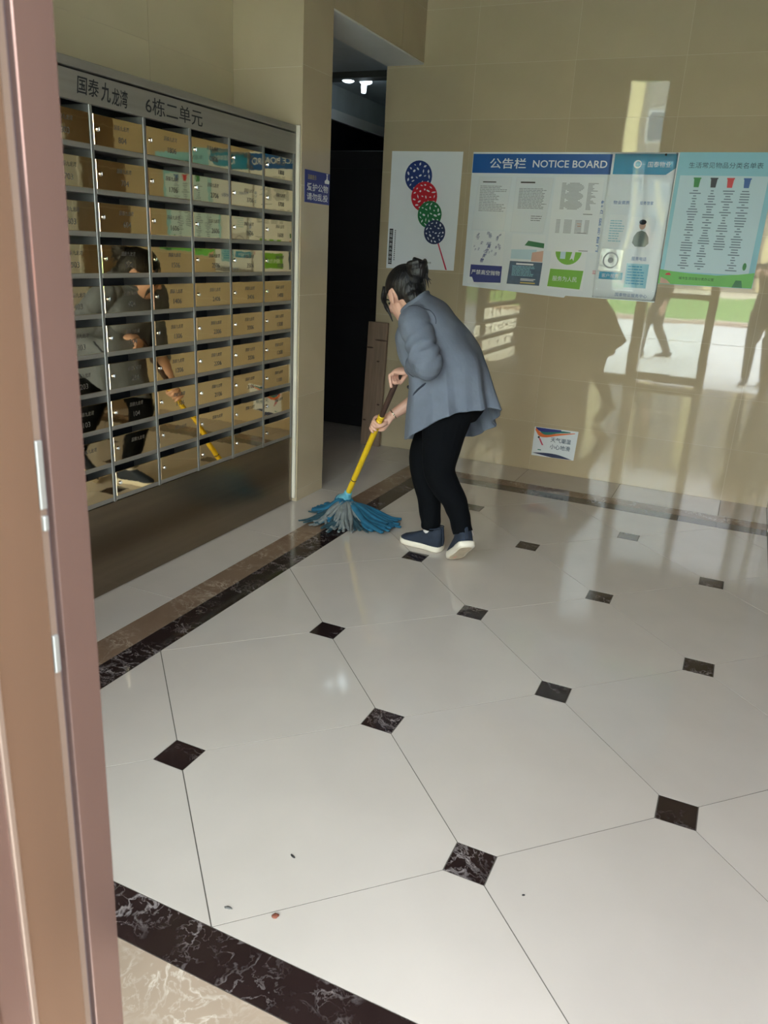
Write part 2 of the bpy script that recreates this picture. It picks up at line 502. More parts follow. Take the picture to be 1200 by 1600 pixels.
def strip(name, m, x0, x1, y0, y1, along, step, start):
    """row of rectangular border pieces"""
    a0, a1 = (x0, x1) if along == 'x' else (y0, y1)
    cuts = [a0] + [start + step * k for k in range(-20, 40) if a0 + .04 < start + step * k < a1 - .04] + [a1]
    for s, e in zip(cuts, cuts[1:]):
        if along == 'x': floor_piece(name, [(s, y0), (e, y0), (e, y1), (s, y1)], m)
        else: floor_piece(name, [(x0, s), (x1, s), (x1, e), (x0, e)], m)
BK = 0.107                                    # black band width
strip('black_border_tile', M['black_marble'], X0 - BK, X0, Y0 - BK, Y1 + BK, 'y', 0.8, 0.3)
strip('black_border_tile', M['black_marble'], X0, XE, Y1, Y1 + BK, 'x', 0.8, 0.25)
strip('black_border_tile', M['black_marble'], X0, XE, Y0 - BK, Y0, 'x', 0.8, 0.98)
BX, BY = -0.652, Y1 + BK + 0.118
strip('brown_border_tile', M['brown_marble'], BX, X0 - BK, Y0 - BK, BY, 'y', 0.8, 0.1)
strip('brown_border_tile', M['brown_marble'], X0 - BK, XE, Y1 + BK, BY, 'x', 0.8, 0.5)
strip('edge_tile', M['floor_tile'], -0.92, BX, Y0 - BK, YN, 'y', 0.8, 0.77)
strip('edge_tile', M['floor_tile'], BX, XE, BY, YN, 'x', 0.6, 0.055)
for xa, xb in ((-0.92, 0.0), (0.0, 0.78), (0.78, XE)):
    floor_piece('threshold_tile', [(xa, YF - .09), (xb, YF - .09), (xb, Y0 - BK), (xa, Y0 - BK)], M['light_marble'])
for xa, xb in ((-0.92, -1.5), (-1.5, -2.28)):
    for ya, yb in ((2.37, 2.97), (2.97, 3.57), (3.57, 4.17), (4.17, 4.77), (4.77, 5.37)):
        floor_piece('edge_tile', [(xb, ya), (xa, ya), (xa, yb), (xb, yb)], M['floor_tile'])

# ---- tiled walls: slab plus separate tiles with recessed joints
def wall(name, label, origin, U, N, rects, pu, ou, pz=0.3, oz=0.02, thick=0.12, tile=True, m=None, tm='wall_tile', ext=(0, 0)):
    """rects: (u0, u1, z0, z1) along U from origin; N = face normal"""
    U = Vector(U); N = Vector(N); O = Vector(origin)
    bm = bmesh.new()
    lo_, hi_ = min(r[0] for r in rects), max(r[1] for r in rects)
    for u0, u1, z0, z1 in rects:
        if u0 == lo_: u0 -= ext[0]
        if u1 == hi_: u1 += ext[1]
        pts = [O + U * u0 + Vector((0, 0, z0)), O + U * u1 + Vector((0, 0, z0)), O + U * u1 + Vector((0, 0, z1)), O + U * u0 + Vector((0, 0, z1))]
        add_prism(bm, [p - N * 0.0012 for p in pts], -N * thick)
    w = link(name, bm_mesh(bm, name), M['grout'] if tile else (m or M['plaster']))
    setp(w, label, kind='structure')
    if not tile: return w
    g = 0.0010
    for u0, u1, z0, z1 in rects:
        cu = [u0] + [ou + pu * k for k in range(-12, 20) if u0 + .03 < ou + pu * k < u1 - .03] + [u1]
        cz = [z0] + [oz + pz * k for k in range(-2, 20) if z0 + .03 < oz + pz * k < z1 - .03] + [z1]
        for a, b in zip(cu, cu[1:]):
            for c, d in zip(cz, cz[1:]):
                bm = bmesh.new()
                mid = O + U * ((a + b) / 2) + Vector((0, 0, (c + d) / 2))
                ha, hc = (b - a) / 2 - g, (d - c) / 2 - g
                q = [U * -ha + Vector((0, 0, -hc)), U * ha + Vector((0, 0, -hc)), U * ha + Vector((0, 0, hc)), U * -ha + Vector((0, 0, hc))]
                tl = [random.uniform(-.00015, .00015) for _ in range(3)]
                tilt = [tl[0] + tl[1], tl[0] - tl[1] , tl[0] + tl[2], tl[0] - tl[2]]
                qq = [v + N * t for v, t in zip(q, tilt)]
                A = [bm.verts.new(v - N * 0.006) for v in q]; B = [bm.verts.new(v) for v in qq]
                bm.faces.new(A[::-1]); bm.faces.new(B)
                for i in range(4): bm.faces.new((A[i], A[(i + 1) % 4], B[(i + 1) % 4], B[i]))
                link('wall_tile', bm_mesh(bm, 'wall_tile'), M[tm], w, mid)
    return w

wall('wall_back', 'glossy beige tiled back wall carrying the notice boards', (0, YN, 0), (1, 0, 0), (0, -1, 0), [(-1.13, XE, 0, ZC)], 0.6, 0.055, ext=(0, .1))
M['brown_tile'] = mat('dull_brown_wall_tile', srgb(148, 124, 102), 0.15, var=0.05, nscale=3); piece_variation(M['brown_tile'], 0.04)
M['dull_tile'] = mat('satin_beige_wall_tile', srgb(198, 186, 156), 0.3, var=0.04, nscale=3); piece_variation(M['dull_tile'], 0.03)
wall('wall_left', 'dim beige tiled recess wall above the letterboxes', (-1.27, 0, 0), (0, 1, 0), (1, 0, 0), [(YF, 2.09, 0, ZC)], 0.6, 0.29, thick=0.1, tm='dull_tile', ext=(.1, .1))
wall('wall_right', 'brown tiled wall at the room side facing the letterboxes', (XE, 0, 0), (0, 1, 0), (-1, 0, 0), [(YF, 2.2, 0, ZC), (2.2, 3.07, 2.05, ZC), (3.07, YN, 0, ZC)], 0.6, 0.14, tm='brown_tile', ext=(.1, .1))
# pillar between the letterboxes and the passage: three tiled faces and a core
wall('wall_pillar', 'beige tiled pillar beside the letterboxes', (XW, 0, 0), (0, 1, 0), (1, 0, 0), [(2.09, 2.377, 0, ZC)], 0.6, 0.2, pz=0.52, oz=0.583, thick=0.05, ext=(-.008, -.002))
wall('wall_pillar_side', 'tiled pillar face above the letterbox cabinet', (0, 2.09, 0), (1, 0, 0), (0, -1, 0), [(-1.27, XW - .0035, 0, ZC)], 1.6, 3.0, pz=0.52, oz=0.583 - 0.01, thick=0.05)
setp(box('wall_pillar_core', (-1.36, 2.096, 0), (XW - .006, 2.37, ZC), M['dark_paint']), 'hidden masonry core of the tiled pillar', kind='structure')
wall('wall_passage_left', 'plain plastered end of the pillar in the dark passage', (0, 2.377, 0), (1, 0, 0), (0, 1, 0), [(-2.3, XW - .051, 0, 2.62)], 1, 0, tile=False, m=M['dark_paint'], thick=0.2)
# header beam over the passage
wall('wall_beam', 'beige tiled beam over the dark passage opening', (XW, 0, 0), (0, 1, 0), (1, 0, 0), [(2.378, YN, 2.44, ZC)], 0.6, 0.2, pz=0.3, oz=0.32, thick=0.03)
box('trim_1', (-1.13, 2.378, 2.43), (XW - 0.002, YN - .003, 2.439), M['plaster'])['kind'] = 'structure'
bpy.data.objects['trim_1']['label'] = 'pale plastered underside of the beam over the passage'
setp(box('wall_beam_core', (-1.13, 2.378, 2.441), (XW - .035, YN - .003, ZC), M['dark_paint']), 'masonry core of the beam over the passage', kind='structure')
# front wall with the entrance
FO = (0, YF - .04, 0)
wall('wall_front', 'brown tiled front wall around the entrance', FO, (1, 0, 0), (0, 1, 0), [(-1.27, -0.44, 0, ZC), (-0.44, XE, 3.23, ZC), (0.03, XE, 2.28, 3.23)], 0.6, 0.2, thick=0.1, tm='brown_tile', ext=(.1, .1))
wall('wall_left_return', 'brown tiled return wall left of the letterboxes', (XW, 0, 0), (0, 1, 0), (1, 0, 0), [(YF, 0.22, 0, ZC)], 0.6, 0.2, thick=0.3, tm='brown_tile')
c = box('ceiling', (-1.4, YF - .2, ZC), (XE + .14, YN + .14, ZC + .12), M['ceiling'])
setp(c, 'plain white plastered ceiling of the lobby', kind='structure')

# ---- passage behind the opening
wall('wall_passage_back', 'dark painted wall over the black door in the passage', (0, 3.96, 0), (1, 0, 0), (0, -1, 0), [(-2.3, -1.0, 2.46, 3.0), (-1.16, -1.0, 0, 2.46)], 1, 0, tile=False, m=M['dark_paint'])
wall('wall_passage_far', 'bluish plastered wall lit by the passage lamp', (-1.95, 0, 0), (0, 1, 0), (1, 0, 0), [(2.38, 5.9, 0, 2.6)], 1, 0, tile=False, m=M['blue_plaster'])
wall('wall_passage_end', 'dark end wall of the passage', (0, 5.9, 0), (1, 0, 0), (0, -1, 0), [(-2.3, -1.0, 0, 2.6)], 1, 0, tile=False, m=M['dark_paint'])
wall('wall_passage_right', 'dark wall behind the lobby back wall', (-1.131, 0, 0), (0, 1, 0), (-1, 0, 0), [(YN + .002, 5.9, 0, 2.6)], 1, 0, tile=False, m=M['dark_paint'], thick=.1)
c = box('ceiling_passage', (-2.3, 2.38, 2.5), (-1.131, 5.9, 2.6), M['blue_plaster']); setp(c, 'bluish white passage ceiling', kind='structure')
t = box('trim_2', (-1.95, 3.97, 2.25), (-1.915, 5.85, 2.325), M['white_frame'], bev=.004); setp(t, 'white moulding on the passage wall under the lamp', kind='structure')
t = box('trim_3', (-1.95, 3.97, 0.0), (-1.93, 5.85, 2.245), M['black_door']); setp(t, 'black panelling on the passage wall below the white moulding', kind='structure')

d = box('door_1', (-1.945, 3.945, 0.012), (-1.165, 3.985, 1.995), M['black_door'], bev=.004)
setp(d, 'plain black door leaf at the end of the dark passage', kind='structure')
box('door_panel', (-1.86, 3.940, 0.15), (-1.26, 3.946, 0.92), M['black_door'], d, bev=.003)
box('door_panel', (-1.86, 3.940, 1.02), (-1.26, 3.946, 1.88), M['black_door'], d, bev=.003)
box('handle', (-1.235, 3.915, 0.98), (-1.205, 3.945, 1.06), M['cavity'], d, bev=.004)

# lamp in the passage
lm = empty('ceiling_lamp', (-1.62, 4.10, 2.50)); setp(lm, 'bright white bulb fitting on the passage ceiling behind the beam', 'lamp')
M['glow'] = lamp_mat('cool_white_glow', (0.75, 0.92, 1.0, 1), 5.5)
bm = bmesh.new(); add_tube(bm, [(0, 0, 0), (0, 0, -.012), (0, 0, -.024)], [.055, .055, .04], 20, 2, (1, 0, 0)); link('base', bm_mesh(bm, 'base', True), M['white_frame'], lm)
for dx, dy in ((-.05, -.05), (.05, .03)):
    bm = bmesh.new(); add_ball(bm, (dx, dy, -.035), (.045, .045, .018)); link('bulb', bm_mesh(bm, 'bulb', True), M['glow'], lm)
bm = bmesh.new(); add_tube(bm, [(.02, .06, -.03), (.02, .06, -.06), (.02, .06, -.1)], [.018, .02, .016], 14, 2, (1, 0, 0)); link('tube_bulb', bm_mesh(bm, 'tube_bulb', True), M['glow'], lm)

# ---- entrance: copper frame, fixed glass leaf, tall side light
en = empty('door_2', (0.0, YF - .013, 0)); en.rotation_euler.x = -0.010; setp(en, 'rose copper entrance frame with glass leaf, its post close to the camera', kind='structure')
def fr(name, lo, hi, m, bev=.0015):
    bev = min(bev, .0005)
    return box(name, lo, hi, m, en, bev, (0, YF, 0))
fr('door_post', (0.775, -1.122, 0.0), (0.867, -1.096, 2.28), M['copper'], .0025)
fr('seam', (0.779, -1.1253, 0.0), (0.8625, -1.122, 2.28), M['seam'], 0)
fr('seal_strip', (0.779, -1.1312, 0.0), (0.8655, -1.1253, 2.28), M['strip'], .001)
fr('door_post', (0.775, -1.170, 0.0), (0.867, -1.1312, 2.28), M['copper2'], .002)
fr('seal_strip', (0.779, -1.174, 0.0), (0.8685, -1.170, 2.28), M['strip'], .001)
fr('door_post', (0.775, -1.215, 0.0), (0.8665, -1.174, 2.28), M['copper'], .002)
fr('latch', (0.8655, -1.1307, 1.205), (0.8672, -1.1262, 1.245), M['edge_steel'], .0006)
fr('bolt', (0.8650, -1.1300, 1.192), (0.8678, -1.1268, 1.201), M['edge_steel'], .0006)
fr('bolt', (0.8650, -1.1306, 1.10), (0.8675, -1.1266, 1.125), M['edge_steel'], .0006)
fr('head_rail', (0.03, -1.17, 2.28), (XE, -1.10, 2.36), M['copper'], .002)
fr('hinge_post', (0.03, -1.22, 0), (0.125, -1.06, 2.28), M['copper'], .002)  # post widened and deepened to throw a broader shadow on the floor
fr('bottom_rail', (0.125, -1.16, 0.02), (0.775, -1.12, 0.11), M['copper'], .002)
fr('middle_rail', (0.125, -1.155, 0.98), (0.775, -1.125, 1.04), M['copper'], .002)
fr('pane', (0.125, -1.143, 0.11), (0.775, -1.137, 0.98), M['glass'], 0)
fr('pane', (0.125, -1.143, 1.04), (0.775, -1.137, 2.28), M['glass'], 0)
fr('far_post', (1.45, -1.19, 0), (XE, -1.10, 2.28), M['copper'], .002)
wi = empty('window_1', (-0.2, YF, 0)); setp(wi, 'tall narrow side light left of the entrance', kind='structure')
for lo, hi in (((-.44, -1.16, 0), (-.405, -1.11, 3.23)), ((-.005, -1.16, 0), (.03, -1.11, 3.23)), ((-.405, -1.16, 3.19), (-.005, -1.11, 3.23)), ((-.405, -1.16, 0), (-.005, -1.11, .06)), ((-.405, -1.15, 2.2), (-.005, -1.12, 2.235))):
    box('window_frame', lo, hi, M['copper'], wi, .002, (-.2, YF, 0))
box('pane', (-.405, -1.14, .06), (-.005, -1.134, 2.2), M['glass'], wi, 0, (-.2, YF, 0))
box('pane', (-.405, -1.14, 2.235), (-.005, -1.134, 3.19), M['glass'], wi, 0, (-.2, YF, 0))

# ---- right wall: copper frame and pale door leaf (seen in reflections)
d3 = empty('door_3', (XE, 2.6, 0)); setp(d3, 'pale door leaf in a copper frame in the side wall', kind='structure')
box('door_leaf', (XE + .01, 2.215, .01), (XE + .05, 3.04, 2.03), M['white_frame'], d3, .002, (XE, 2.6, 0))
for lo, hi in (((XE + .002, 3.04, 0), (XE + .05, 3.069, 2.049)), ((XE + .002, 2.201, 0), (XE + .05, 2.215, 2.049)), ((XE + .002, 2.215, 2.03), (XE + .05, 3.04, 2.049))):
    box('door_frame', lo, hi, M['white_frame'], d3, .002, (XE, 2.6, 0))
box('handle', (XE - .02, 2.26, .98), (XE + .01, 2.29, 1.1), M['chrome'], d3, .004, (XE, 2.6, 0))

# ================================================================ OUTDOORS (seen through the entrance and mirrored in the tiles)
g = box('ground', (-40, -60, -.16), (40, YF - .095, -.012), M['grout']); setp(g, 'pale paved forecourt outside the entrance', kind='structure')
for i in range(-3, 4):
    for j in range(4):
        box('paving_slab', (i * 2.6 + .01, -1.22 - (j + 1) * 2.6 + .01, -.02), ((i + 1) * 2.6 - .01, -1.22 - j * 2.6 - .01, -.004), M['paving'], g)
k = box('kerb', (-30, -12.2, -.02), (30, -11.75, .08), M['kerb']); setp(k, 'pinkish kerb between forecourt and lawn', kind='structure')
lw = box('lawn', (-30, -30, -.02), (30, -12.2, .03), M['lawn']); setp(lw, 'mown green lawn beyond the forecourt', kind='structure')
ab = box('apartment_block', (-26, -52, 0), (20, -42, 11.2), M['facade']); setp(ab, 'grey beige apartment block facing the entrance across the lawn', 'building')
for i in range(-9, 6):
    box('pilaster', (i * 2.8 + 1.25, -42, 0), (i * 2.8 + 1.95, -41.6, 11.2), M['facade_yellow'], ab)
    for f in range(3):
        w = box('window', (i * 2.8 + 2.35, -42.02, 1.6 + f * 3.1), (i * 2.8 + 3.7, -41.9, 3.3 + f * 3.1), M['white_frame'], ab)
        box('pane', (i * 2.8 + 2.43, -41.9, 1.68 + f * 3.1), (i * 2.8 + 3.62, -41.88, 3.22 + f * 3.1), M['window_glass'], w)

# ================================================================ LETTERBOX CABINET
MX = -0.905                                    # front plane of the steel grid
mb = empty('mailbox_cabinet', (MX, 1.27, 0)); setp(mb, 'wall of gold mirror letterbox doors in a stainless steel cabinet left of the pillar', 'mailbox')
MO = (MX, 1.27, 0)
def mbx(name, lo, hi, m, bev=0.0, parent=None): return box(name, lo, hi, m, parent or mb, bev, MO)
CY0, CW, NC = 0.495, 0.2605, 6
CY1 = CY0 + CW * NC                             # 2.058
GZ1, GZ0, NR = 1.757, 0.366, 10
RH = (GZ1 - GZ0) / NR
mbx('header_panel', (MX - .02, CY0 - .012, GZ1), (MX + .002, CY1 + .012, 1.846), M['steel'], .001)
mbx('top_rail', (MX - .35, CY0 - .016, 1.853), (MX + .004, CY1 + .016, 1.882), M['steel'], .002)
mbx('bottom_panel', (MX - .02, CY0 - .012, 0.004), (MX + .002, CY1 + .012, GZ0 - .002), M['bottom_steel'], .001)
mbx('back_panel', (MX - .14, CY0 - .01, GZ0 - .002), (MX - .13, CY1 + .01, 1.853), M['cavity'])
mbx('side_panel', (MX - .35, CY0 - .016, 0.004), (MX + .003, CY0 - .0125, 1.853), M['steel'])
mbx('side_panel', (MX - .35, CY1 + .0125, 0.004), (MX + .003, CY1 + .016, 1.853), M['steel'])
for c in range(NC + 1):
    y = CY0 + CW * c
    mbx('divider', (MX - .13, y - .0075, GZ0 - .002), (MX + .002, y + .0075, GZ1), M['edge_steel'], .0015)
for r in range(NR):
    z = GZ1 - RH * (r + 1)
    for c in range(NC):
        y = CY0 + CW * c
        mbx('shelf_rail', (MX - .13, y + .0078, z), (MX + .0005, y + CW - .0078, z + .017), M['steel'], .0015)
DW, DH = CW - .019, RH - .017 - .026
def door_mesh():
    bm = bmesh.new()
    add_box(bm, (-.006, 0, 0), (.001, DW, DH), .0012)
    return bm_mesh(bm, 'mailbox_door')
dm = door_mesh(); dm.materials.append(M['gold'])
bm = bmesh.new(); add_tube(bm, [(0, 0, 0), (.003, 0, 0), (.0055, 0, 0)], [.0082, .0082, .0068], 14, 2, (0, 0, 1))
add_box(bm, (.0045, -.0012, -.004), (.0062, .0012, .004)); lk = bm_mesh(bm, 'lock'); lk.materials.append(M['chrome'])
num = lambda c, r: {0: ['%d03' % (8 - r), None], 1: ['%d04' % (8 - r), None], 2: ['%d06' % (18 - r), None], 3: ['%d06' % (28 - r), None], 4: ['%d06' % (38 - r), None], 5: ['%d08' % (18 - r), None]}[c][0]
rd = random.Random(3)
for r in range(NR):
    for c in range(NC):
        z = GZ1 - RH * (r + 1) + .017; y = CY0 + CW * c + .0098
        d = link('mailbox_door', dm, M['gold'], mb, (0, y - 1.27, z))
        d.rotation_euler = (0, rd.gauss(0, .004), rd.gauss(0, .006))
        k = link('lock', lk, M['chrome'], d, (.001, .021, DH * .52))
        if r < 9:
            letter('国泰九龙湾', (.0016, 0, 0), DW * .40, DH * .62, .075, .016, M['etch'], d, 'lettering', .25, U=(0, 1, 0))
            if r < 8: letter(num(c, r), (.0016, 0, 0), DW * .48, DH * .20, None, .019, M['etch'], d, 'number', 0, U=(0, 1, 0))
h = bpy.data.objects
hp = [o for o in mb.children if o.name.startswith('header_panel')][0]
letter('国泰', (.0026, 0, 0), .700 - 1.27, 1.780, .098, .054, M['ink'], hp, 'lettering', .15, .012, U=(0, 1, 0))
letter('九', (.0026, 0, 0), .806 - 1.27, 1.774, .046, .060, M['ink'], hp, 'lettering', .2, .018, U=(0, 1, 0))
letter('龙湾', (.0026, 0, 0), .856 - 1.27, 1.770, .080, .056, M['ink'], hp, 'lettering', .15, .014, U=(0, 1, 0))
letter('6栋二单元', (.0026, 0, 0), 1.026 - 1.27, 1.772, .330, .058, M['ink'], hp, 'lettering', 0, .004, U=(0, 1, 0))
# pale sealant bead plus daylit pillar edge, its daylight put into the colour
box('trim_4', (-0.925, CY1 + .018, 0.02), (-0.885, 2.0895, 1.885), M['bead_and_edge'], None, .003)
setp(h['trim_4'], 'pale upright strip between letterboxes and pillar, sealant plus painted daylight on the pillar edge', kind='structure')

# ================================================================ PAPER ON THE BACK WALL
WY = YN - 0.0008
class Sheet:
    """flat printed sheet on the back wall, built at its real place; layer = stacking order"""
    def __init__(s, name, label, cat, poly, m, layer=0, parent=None, thick=.0006, group=None):
        s.y = WY - layer * .0009
        s.o = link(name, s.poly(poly, s.y, thick), m, parent)
        s.root = parent or s.o
        if not parent: setp(s.o, label, cat, group)
    def poly(s, pts, y, t=.0003):
        bm = bmesh.new(); add_prism(bm, [(p[0], y, p[1]) for p in pts], (0, -t, 0)); return bm_mesh(bm)
    def add(s, name, pts, m, lift=1, parent=None, kind=None):
        o = link(name, s.poly(pts, s.y - .0006 - .0003 * (lift - 1), .0003), m, parent or s.o)
        if kind: o['kind'] = kind
        return o
    def rect(s, name, x0, z0, x1, z1, m, lift=1, parent=None): return s.add(name, [(x0, z0), (x1, z0), (x1, z1), (x0, z1)], m, lift, parent)
    def disc(s, name, x, z, r, m, lift=1, parent=None, rz=None, a0=0, a1=360, n=28):
        rz = rz or r
        p = [(x + r * math.cos(math.radians(a0 + (a1 - a0) * i / n)), z + rz * math.sin(math.radians(a0 + (a1 - a0) * i / n))) for i in range(n + (a1 - a0 < 360))]
        return s.add(name, p, m, lift, parent)
    def text(s, t, x, z, w, hgt, m, lift=2, name='lettering', bold=0.0, shear=0.0, parent=None):
        return letter(t, (0, s.y - .0007 - .0003 * lift, 0), x, z, w, hgt, m, parent or s.o, name, shear, bold)
    def lines(s, name, rows, m, lift=1, h=.004, parent=None):
        """small print as thin bars: rows of (x0, x1, z)"""
        bm = bmesh.new(); y = s.y - .0006 - .0003 * (lift - 1)
        for x0, x1, z in rows: add_prism(bm, [(x0, y, z), (x1, y, z), (x1, y, z + h), (x0, y, z + h)], (0, -.0002, 0))
        o = link(name, bm_mesh(bm), m, parent or s.o); o['kind'] = 'stuff'; return o
def rect4(x0, z0, x1, z1): return [(x0, z0), (x1, z0), (x1, z1), (x0, z1)]
rp = random.Random(11)
def para(x0, x1, z1, z0, step, wmin=.7, words=True):
    out = []; z = z1
    while z > z0:
        e = x0 + (x1 - x0) * rp.uniform(wmin, 1); x = x0
        while words and x < e - .006:
            w = rp.uniform(.008, .03); out.append((x, min(x + w, e), z)); x += w + .003
        if not words: out.append((x0, e, z))
        z -= step
    return out

# --- poster with the stick of four round beads
P = Sheet('waste_poster', 'white poster with four coloured circles threaded on a red stick', 'poster', [(-1.068, 1.225), (-.585, 1.235), (-.580, 1.942), (-1.066, 1.945)], M['paper'])
P.add('stick', [(-.716, 1.412), (-.707, 1.412), (-.632, 1.237), (-.643, 1.237)], M['pink_red'], 1)
for cname, x, z, r, mm in (('blue_circle', -.872, 1.797, .094, 'deep_blue'), ('red_circle', -.824, 1.677, .090, 'red'), ('green_circle', -.778, 1.570, .083, 'dark_green'), ('navy_circle', -.735, 1.465, .074, 'dark_teal')):
    lf = {'blue_circle': 1, 'red_circle': 3, 'green_circle': 5, 'navy_circle': 7}[cname]
    d = P.disc(cname, x, z, r, M[mm], lf)
    bm = bmesh.new(); y = P.y - .0006 - .0003 * lf
    for ring, cnt in ((.78, 13), (.48, 8), (.14, 2)):
        for k in range(cnt):
            a = 2 * math.pi * (k + rp.uniform(-.2, .2)) / cnt; px, pz = x + r * ring * math.cos(a), z + r * ring * math.sin(a)
            t = rp.uniform(0, 3.1); l, w = r * rp.uniform(.08, .17), r * rp.uniform(.04, .08)
            ca, sa = math.cos(t), math.sin(t)
            n = rp.choice((4, 4, 6, 8))
            add_prism(bm, [(px + l * math.cos(2 * math.pi * i / n) * ca - w * math.sin(2 * math.pi * i / n) * sa, y, pz + l * math.cos(2 * math.pi * i / n) * sa + w * math.sin(2 * math.pi * i / n) * ca) for i in range(n)], (0, -.0002, 0))
    o = link('small_icons', bm_mesh(bm), M['white_print'], d); o['kind'] = 'stuff'
tb = P.rect('title_bar', -1.056, 1.252, -1.030, 1.475, M['ink'], 1)
for i, ch in enumerate('垃圾分类从我做起'): P.text(ch, -1.0535, 1.448 - i * .027, .021, .021, M['white_print'], 3, parent=tb)
P.lines('small_print', [(-1.018, -1.010, 1.46 - k * .013) for k in range(15)], M['mid_print'], h=.008)
P.text('城市生活垃圾分类', -.86, 1.268, .115, .014, M['ink'])

# --- the notice board: one wide printed sheet
B = Sheet('notice_board', 'wide white notice board sheet with a blue and teal header', 'notice board', [(-.517, 1.147), (.15, 1.118), (.16, 1.130), (.687, 1.128), (.697, 1.940), (-.514, 1.940)], M['gloss_paper'])
hb = B.add('header_band', rect4(-.512, 1.822, .332, 1.930), M['blue'])
B.text('公告栏', -.402, 1.848, .228, .058, M['white_print'], 2, bold=.012, parent=hb)
B.text('NOTICE BOARD', -.132, 1.856, .440, .040, M['white_print'], 2, bold=.012, parent=hb)
ht = B.add('header_band', [(.345, 1.824), (.640, 1.824), (.690, 1.860), (.690, 1.932), (.345, 1.932)], M['teal']); ht['label'] = 'teal end of the header'
B.disc('round_logo', .478, 1.878, .022, M['white_print'], 2, ht); B.disc('round_logo', .480, 1.878, .015, M['teal'], 3, ht)
B.text('国泰物业', .535, 1.862, .125, .030, M['white_print'], 2, parent=ht)
for i, ch in enumerate('客户服务窗口'): B.text(ch, .2985, 1.642 - i * .050, .020, .040, M['blue'], 2, bold=.01)
B.text('物业资质', .372, 1.663, .092, .020, M['blue'], 2, bold=.01)
B.text('服务管家', .522, 1.663, .075, .020, M['blue'], 2, bold=.01)
B.text('服务电话', .520, 1.357, .085, .022, M['blue'], 2, bold=.01)
B.rect('label_strip', .345, 1.243, .482, 1.285, M['teal'])
B.text('客户服务', .360, 1.252, .100, .024, M['white_print'], 3)
B.rect('blue_block', .498, 1.204, .625, 1.340, M['sky_print'])
B.lines('small_print', para(.507, .617, 1.32, 1.21, .016), M['teal'], 2, .007)
B.text('国泰物业服务中心', .455, 1.150, .185, .020, M['blue'], 2)
B.text('监', .303, 1.268, .022, .022, M['pink_red'], 2)

# --- sheets tucked into the board (each one a thing)
def paper(name, label, poly, m='paper', layer=3, cat='paper', group=None): return Sheet(name, label, cat, poly, M[m], layer, group=group)
A = paper('notice_paper', 'printed white notice in a plastic sleeve, leftmost under the blue header', [(-.482, 1.494), (-.278, 1.494), (-.257, 1.794), (-.458, 1.796)])
A.lines('heading', [(-.435, -.350, 1.768)], M['ink'], h=.006); A.lines('small_print', para(-.450, -.272, 1.745, 1.60, .0095, .5), M['grey_print'])
S1 = A.add('plastic_sleeve', [(-.486, 1.488), (-.273, 1.488), (-.250, 1.80), (-.462, 1.80)], M['sleeve'], 4)
A = paper('notice_paper', 'printed white notice with a black heading, second under the blue header', [(-.226, 1.492), (-.028, 1.490), (.003, 1.796), (-.220, 1.796)])
A.lines('heading', [(-.195, -.105, 1.768)], M['ink'], h=.008); A.lines('small_print', para(-.200, -.022, 1.735, 1.62, .0085, .8), M['grey_print']); A.lines('small_print', para(-.11, -.04, 1.58, 1.55, .012, .8), M['mid_print'])
A.add('plastic_sleeve', [(-.232, 1.485), (-.022, 1.483), (.008, 1.80), (-.224, 1.80)], M['sleeve'], 4)
A = paper('notice_paper', 'large white sheet with a grey chart, hanging over a green leaflet', [(.012, 1.385), (.305, 1.388), (.303, 1.806), (.016, 1.804)], layer=6)
rows = []
for k in range(22):
    z = 1.77 - k * .0068; rows.append((.060, .085, z)); w = .03 + .028 * abs(math.sin(k * .45)); rows.append((.135 - w, .135 + w, z)); rows.append((.215, .215 + rp.uniform(.02, .06), z))
A.lines('chart_print', rows, M['grey_print'], h=.0035)
rows = []
for k in range(11):
    z = 1.565 - k * .0072; rows += [(.050, .075, z), (.098, .145, z), (.165, .205, z), (.222, .248, z)]
A.lines('chart_print', rows, M['grey_print'], h=.0035); A.lines('small_print', [(.205, .260, 1.600), (.185, .238, 1.494), (.205, .260, 1.394)], M['mid_print'], h=.004)
A.lines('red_print', [(.175, .200, 1.545), (.18, .2, 1.532)], M['tan'], 2, h=.004)
A = paper('leaflet', 'leaflet with blue slanted characters above a navy label, bottom left of the board', [(-.484, 1.165), (-.262, 1.165), (-.262, 1.487), (-.468, 1.487)])
words_ = '高空抛物严禁违法砸伤坠落危险责任安全'
for k in range(26):
    sz = rp.choice((.012, .016, .02)); A.text(words_[k % len(words_)], -.470 + rp.uniform(0, .19), 1.33 + rp.uniform(0, .14), sz, sz, M['navy'], 2, shear=.4)
for k, ch in enumerate('高空抛物'): A.text(ch, -.372 - k * .013, 1.384 - k * .029, .026, .027, M['navy'], 2, bold=.02, shear=.4)
nl = A.add('navy_label', [(-.44, 1.174), (-.262, 1.180), (-.262, 1.281), (-.470, 1.281), (-.472, 1.205), (-.455, 1.205)], M['navy'])
A.text('严禁高空抛物', -.462, 1.222, .190, .030, M['white_print'], 3, bold=.01, parent=nl)
A = paper('leaflet', 'flyer with a photo above a slate blue text block, bottom of the board', [(-.222, 1.175), (-.008, 1.175), (-.006, 1.477), (-.212, 1.477)])
A.rect('photo_print', -.212, 1.318, -.008, 1.477, M['paper'], 1)
A.add('photo_print', [(-.13, 1.412), (-.008, 1.40), (-.008, 1.428), (-.11, 1.440)], M['dark_green'], 2)
A.add('photo_print', [(-.212, 1.33), (-.06, 1.33), (-.05, 1.39), (-.212, 1.385)], M['panel_print'], 2)
A.add('photo_print', [(-.08, 1.32), (-.008, 1.32), (-.008, 1.385), (-.078, 1.372)], M['tan'], 3)
sb = A.add('slate_block', [(-.222, 1.178), (-.012, 1.178), (-.006, 1.316), (-.214, 1.316)], M['slate'], 2)
